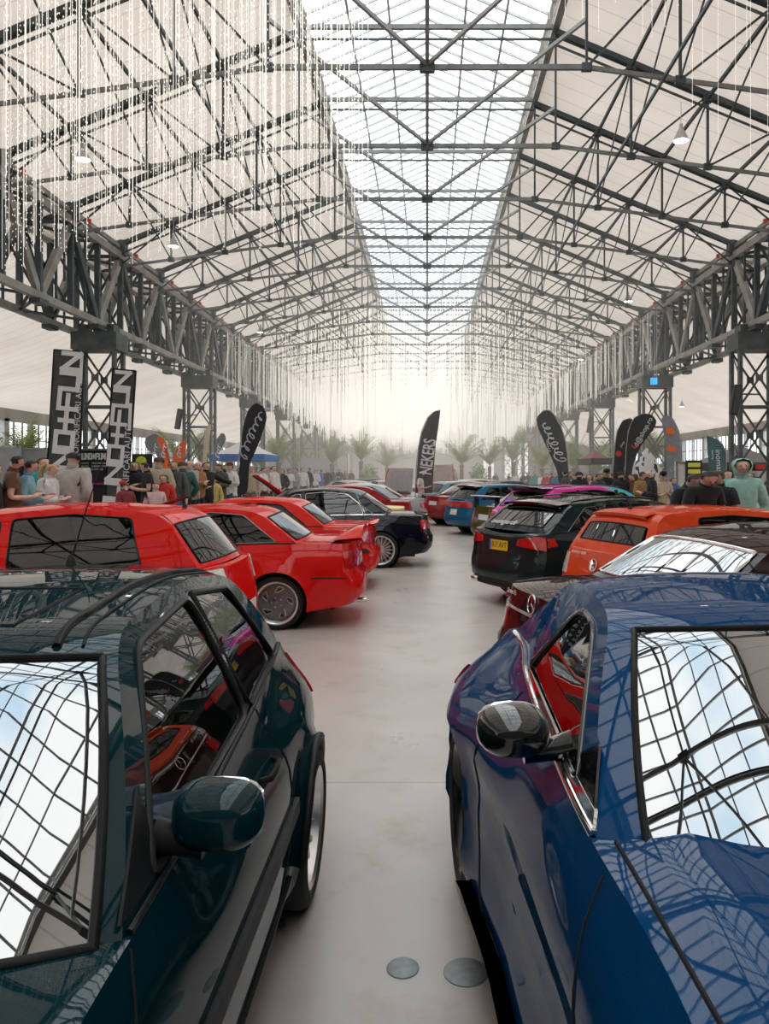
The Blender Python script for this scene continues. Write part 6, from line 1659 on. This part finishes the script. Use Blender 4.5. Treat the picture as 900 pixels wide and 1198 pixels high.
# loudspeakers and blue panel on the columns
def col_speaker(label, s, Y, z, dx):
    e = empty('column_loudspeaker', (s*10.65+dx, Y-.55, z), 0, label, 'loudspeaker'); mb = MB(); R3 = Matrix.Rotation(.16,3,'Y')
    mb.box((0,0,0),(.22,.24,.95),0,R3); mb.build('cabinet', M_BLK, e, bevel=.02); mb = MB(); mb.box((-.0,-.125,0),(.18,.012,.88),0,R3); mb.build('grille', mat('speaker_grille',(.05,.05,.05),.6,noise=.3,nscale=60), e)
    mb = MB(); mb.bar((0,.1,.2),(-dx,.25,.2),.05); mb.build('bracket', M_STEEL, e)
col_speaker('slim black loudspeaker on the nearest right lattice column', 1, 25, 4.05, -.85); col_speaker('slim black loudspeaker on the third right lattice column', 1, 47, 4.6, -.85); col_speaker('slim black loudspeaker on the second left lattice column', -1, 36, 4.2, -.8)
e = empty('light_panel', (10.45,36-.5,H+4.2), 0, 'small glowing blue panel on the second right column head', 'lamp'); mb = MB(); mb.box((0,0,0),(.36,.06,.36)); mb.build('housing', M_BLK, e); mb = MB(); mb.box((0,-.035,0),(.32,.02,.32)); mb.build('screen', mat('blue_glow',(.02,.25,.7),.4,emit=(.03,.35,1.),estr=1.3), e)
# --- palms
PLEAF = mat('palm_frond', (.27,.34,.10), .6, noise=.35, nscale=3); PTRUNK = mat('palm_trunk', (.20,.13,.07), .85, noise=.35, nscale=9, bump=.6); POT = mat('palm_tub', (.10,.10,.10), .6, noise=.1)
def palm(h, seed, spread):
    r = random.Random(seed); e = empty('potted_palm'); mb = MB(); tr = h*.48
    mb.lathe([(.001,0),(.32,0),(.40,.55),(.36,.55),(.34,.48),(.001,.48)], 20, axis='z'); mb.build('tub', POT, e, 40)
    mb = MB(); pts = []; rs = []
    for k in range(13): q = k/12; pts.append((.06*math.sin(q*2),0,.45+(tr-.45)*q)); rs.append((.17-.05*q)*(1+.10*(k%2))*(1.25 if k > 10 else 1))
    mb.tube(pts, rs, 12); mb.build('trunk', PTRUNK, e, 60)
    mb = MB()
    for k in range(22):
        a = 2*PI*k/22*2.618+r.uniform(-.2,.2); up = .55+.42*((k*7)%11)/11; Lf = (h-tr)*r.uniform(.85,1.1); dirx = Vector((math.cos(a),math.sin(a),0)); P = []
        for j in range(10):
            q = j/9; P.append(Vector((pts[-1][0],0,tr))+dirx*Lf*spread*(q*(1.15-up)+.42*q*q*(1.1-up*.6))+Vector((0,0,Lf*(up*1.25*q-.62*q*q*(1.25-up)))))
        mb.tube(P, [.018*(1-.8*j/9) for j in range(10)], 4)
        sd = Vector((-dirx.y,dirx.x,0))
        for j in range(1,9):
            for t in (0,.5):
                b = P[j].lerp(P[j+1],t); d = (P[j+1]-P[j]).normalized(); ll = .42*Lf*.55*(1-.5*abs(j/9-.45))
                for s in (-1,1):
                    tip = b+(sd*s*.75+d*.7+Vector((0,0,-.12))).normalized()*ll; w_ = d*.035
                    mb.add([b-w_,b+w_,tip], [(0,1,2)])
    mb.build('crown', PLEAF, e); return e
protos = [palm(4.6,1,.75), palm(4.4,5,1.2)]; used = [False,False]
PL = [(326,503,50,0,'palm behind the left crowd, second from the scripted flag'),(388,506,60,0,'palm in front of the grey screen on the far left'),(422,500,62,0,'tall upright palm left of the feather flag in the aisle'),(453,514,66,1,'low spreading palm just left of the feather flag in the aisle'),(348,510,76,1,'pale palm behind the far left crowd'),
  (540,504,60,1,'spreading palm just right of the feather flag in the aisle'),(573,512,62,0,'short palm, second right of the feather flag in the aisle'),(602,501,62,0,'palm in front of the bright end windows'),(636,508,52,1,'palm left of the right scripted flag'),(672,510,50,0,'palm right of the right scripted flag'),(697,513,42,1,'palm left of the teardrop flags'),
  (762,490,40,0,'tall pale green palm behind the teardrop flags'),(32,492,31,0,'palm behind the grey partition board at the far left'),(14,496,30,1,'bushy palm at the far left edge behind the grey board'),(213,497,40,1,'palm between the orange flags and the lattice column'),(236,505,44,0,'palm behind the second left lattice column'),(300,512,55,1,'palm right of the scripted flag on the left'),(720,505,52,0,'palm hidden behind the teardrop flags')]
for u,v,Y,k,lb in PL:
    e = protos[k] if not used[k] else copy_tree(protos[k]); used[k] = True
    z = at(u,v,Y).z; s = max(.7, z/4.5); e.location = ((u-500)*Y/F, Y, gz((u-500)*Y/F) if Y < 60 else 0); e.scale = (s,s,s); e.rotation_euler = (0,0,u*.37); tag(e, lb, 'palm')
# shrubs in planters
SHR = mat('shrub_leaf', (.20,.28,.08), .6, noise=.4, nscale=5)
for i, (u,Y,lb) in enumerate(((255,40,'low green shrub in a planter behind the left crowd'),(432,58,'small shrub left of the feather flag palms'),(560,56,'round shrub between the right palms'),(526,60,'cactus-like shrub beside the spreading palm'))):
    r = random.Random(40+i); e = empty('potted_shrub', ((u-500)*Y/F,Y,gz((u-500)*Y/F) if Y < 60 else 0), 0, lb, 'plant'); mb = MB(); mb.lathe([(.001,0),(.3,0),(.38,.6),(.33,.6),(.3,.5),(.001,.5)], 16, axis='z'); mb.build('tub', POT, e, 40)
    mb = MB()
    for k in range(260):
        d = Vector((r.gauss(0,1),r.gauss(0,1),r.gauss(0,1))).normalized()*r.uniform(.3,1); c = Vector((d.x*.75,d.y*.75,1.5+d.z*.95)); a = Vector((r.gauss(0,1),r.gauss(0,1),r.gauss(0,1))).normalized()*.16; b = a.orthogonal().normalized()*.07
        mb.add([c-a,c+b,c+a,c-b], [(0,1,2,3)])
    mb.tube([(0,0,.45),(0,0,1.4)], .05, 6); mb.build('foliage', SHR, e)
# floor caps, litter
for u, v, w_, lb in ((471.5,1133,.115,'small round metal cap in the concrete floor'),(545,1138,.155,'larger round metal cap in the concrete floor, nearer the blue coupe')):
    Y = H*F/(v-552.5); e = MB(); e.lathe([(.001,.006),(w_/2-.008,.006),(w_/2,.003),(w_/2,-.004)], 32, axis='z'); o = e.build('floor_cap', mat('floor_cap_metal',(.27,.30,.31),.45,.3,noise=.15,nscale=30), None, 40); o.location = ((u-500)*Y/F,Y,.001); tag(o, lb, 'floor cap')
# ================================================================== light and camera
w = bpy.data.worlds.new('sky'); scn.world = w; w.use_nodes = True; nt = w.node_tree
bg = nt.nodes['Background']; tc = nt.nodes.new('ShaderNodeTexCoord'); n = nt.nodes.new('ShaderNodeTexNoise')
n.inputs['Scale'].default_value = 2.6; n.inputs['Detail'].default_value = 5
r = nt.nodes.new('ShaderNodeValToRGB'); e = r.color_ramp.elements
e[0].position = .36; e[0].color = (.56,.72,.84,1); e[1].position = .52; e[1].color = (1,.975,.945,1)
nt.links.new(tc.outputs['Generated'], n.inputs['Vector']); nt.links.new(n.outputs['Fac'], r.inputs['Fac'])
nt.links.new(r.outputs['Color'], bg.inputs['Color']); bg.inputs['Strength'].default_value = 3.3
cam = bpy.data.cameras.new('camera'); co = bpy.data.objects.new('camera', cam); COL.objects.link(co)
co.location = (0,0,H); co.rotation_euler = (PI/2,0,0)
cam.sensor_fit = 'VERTICAL'; cam.sensor_height = 36.0; cam.lens = 36.0*F/1198
cam.shift_x = -(500-450)/1198; cam.shift_y = (552.5-599)/1198
cam.clip_end = 400; cam.clip_start = .02
scn.camera = co
vs = scn.view_settings; vs.view_transform = 'Standard'; vs.look = 'None'; vs.gamma = 1; vs.exposure = 0.0
try: vs.use_curve_mapping = False
except Exception: pass
scn.cycles.max_bounces = 10; scn.cycles.diffuse_bounces = 4; scn.cycles.volume_bounces = 2; scn.cycles.glossy_bounces = 4
scn.cycles.transparent_max_bounces = 24; scn.cycles.use_denoising = True
scn.cycles.sample_clamp_indirect = 6; scn.cycles.caustics_reflective = False; scn.cycles.caustics_refractive = False
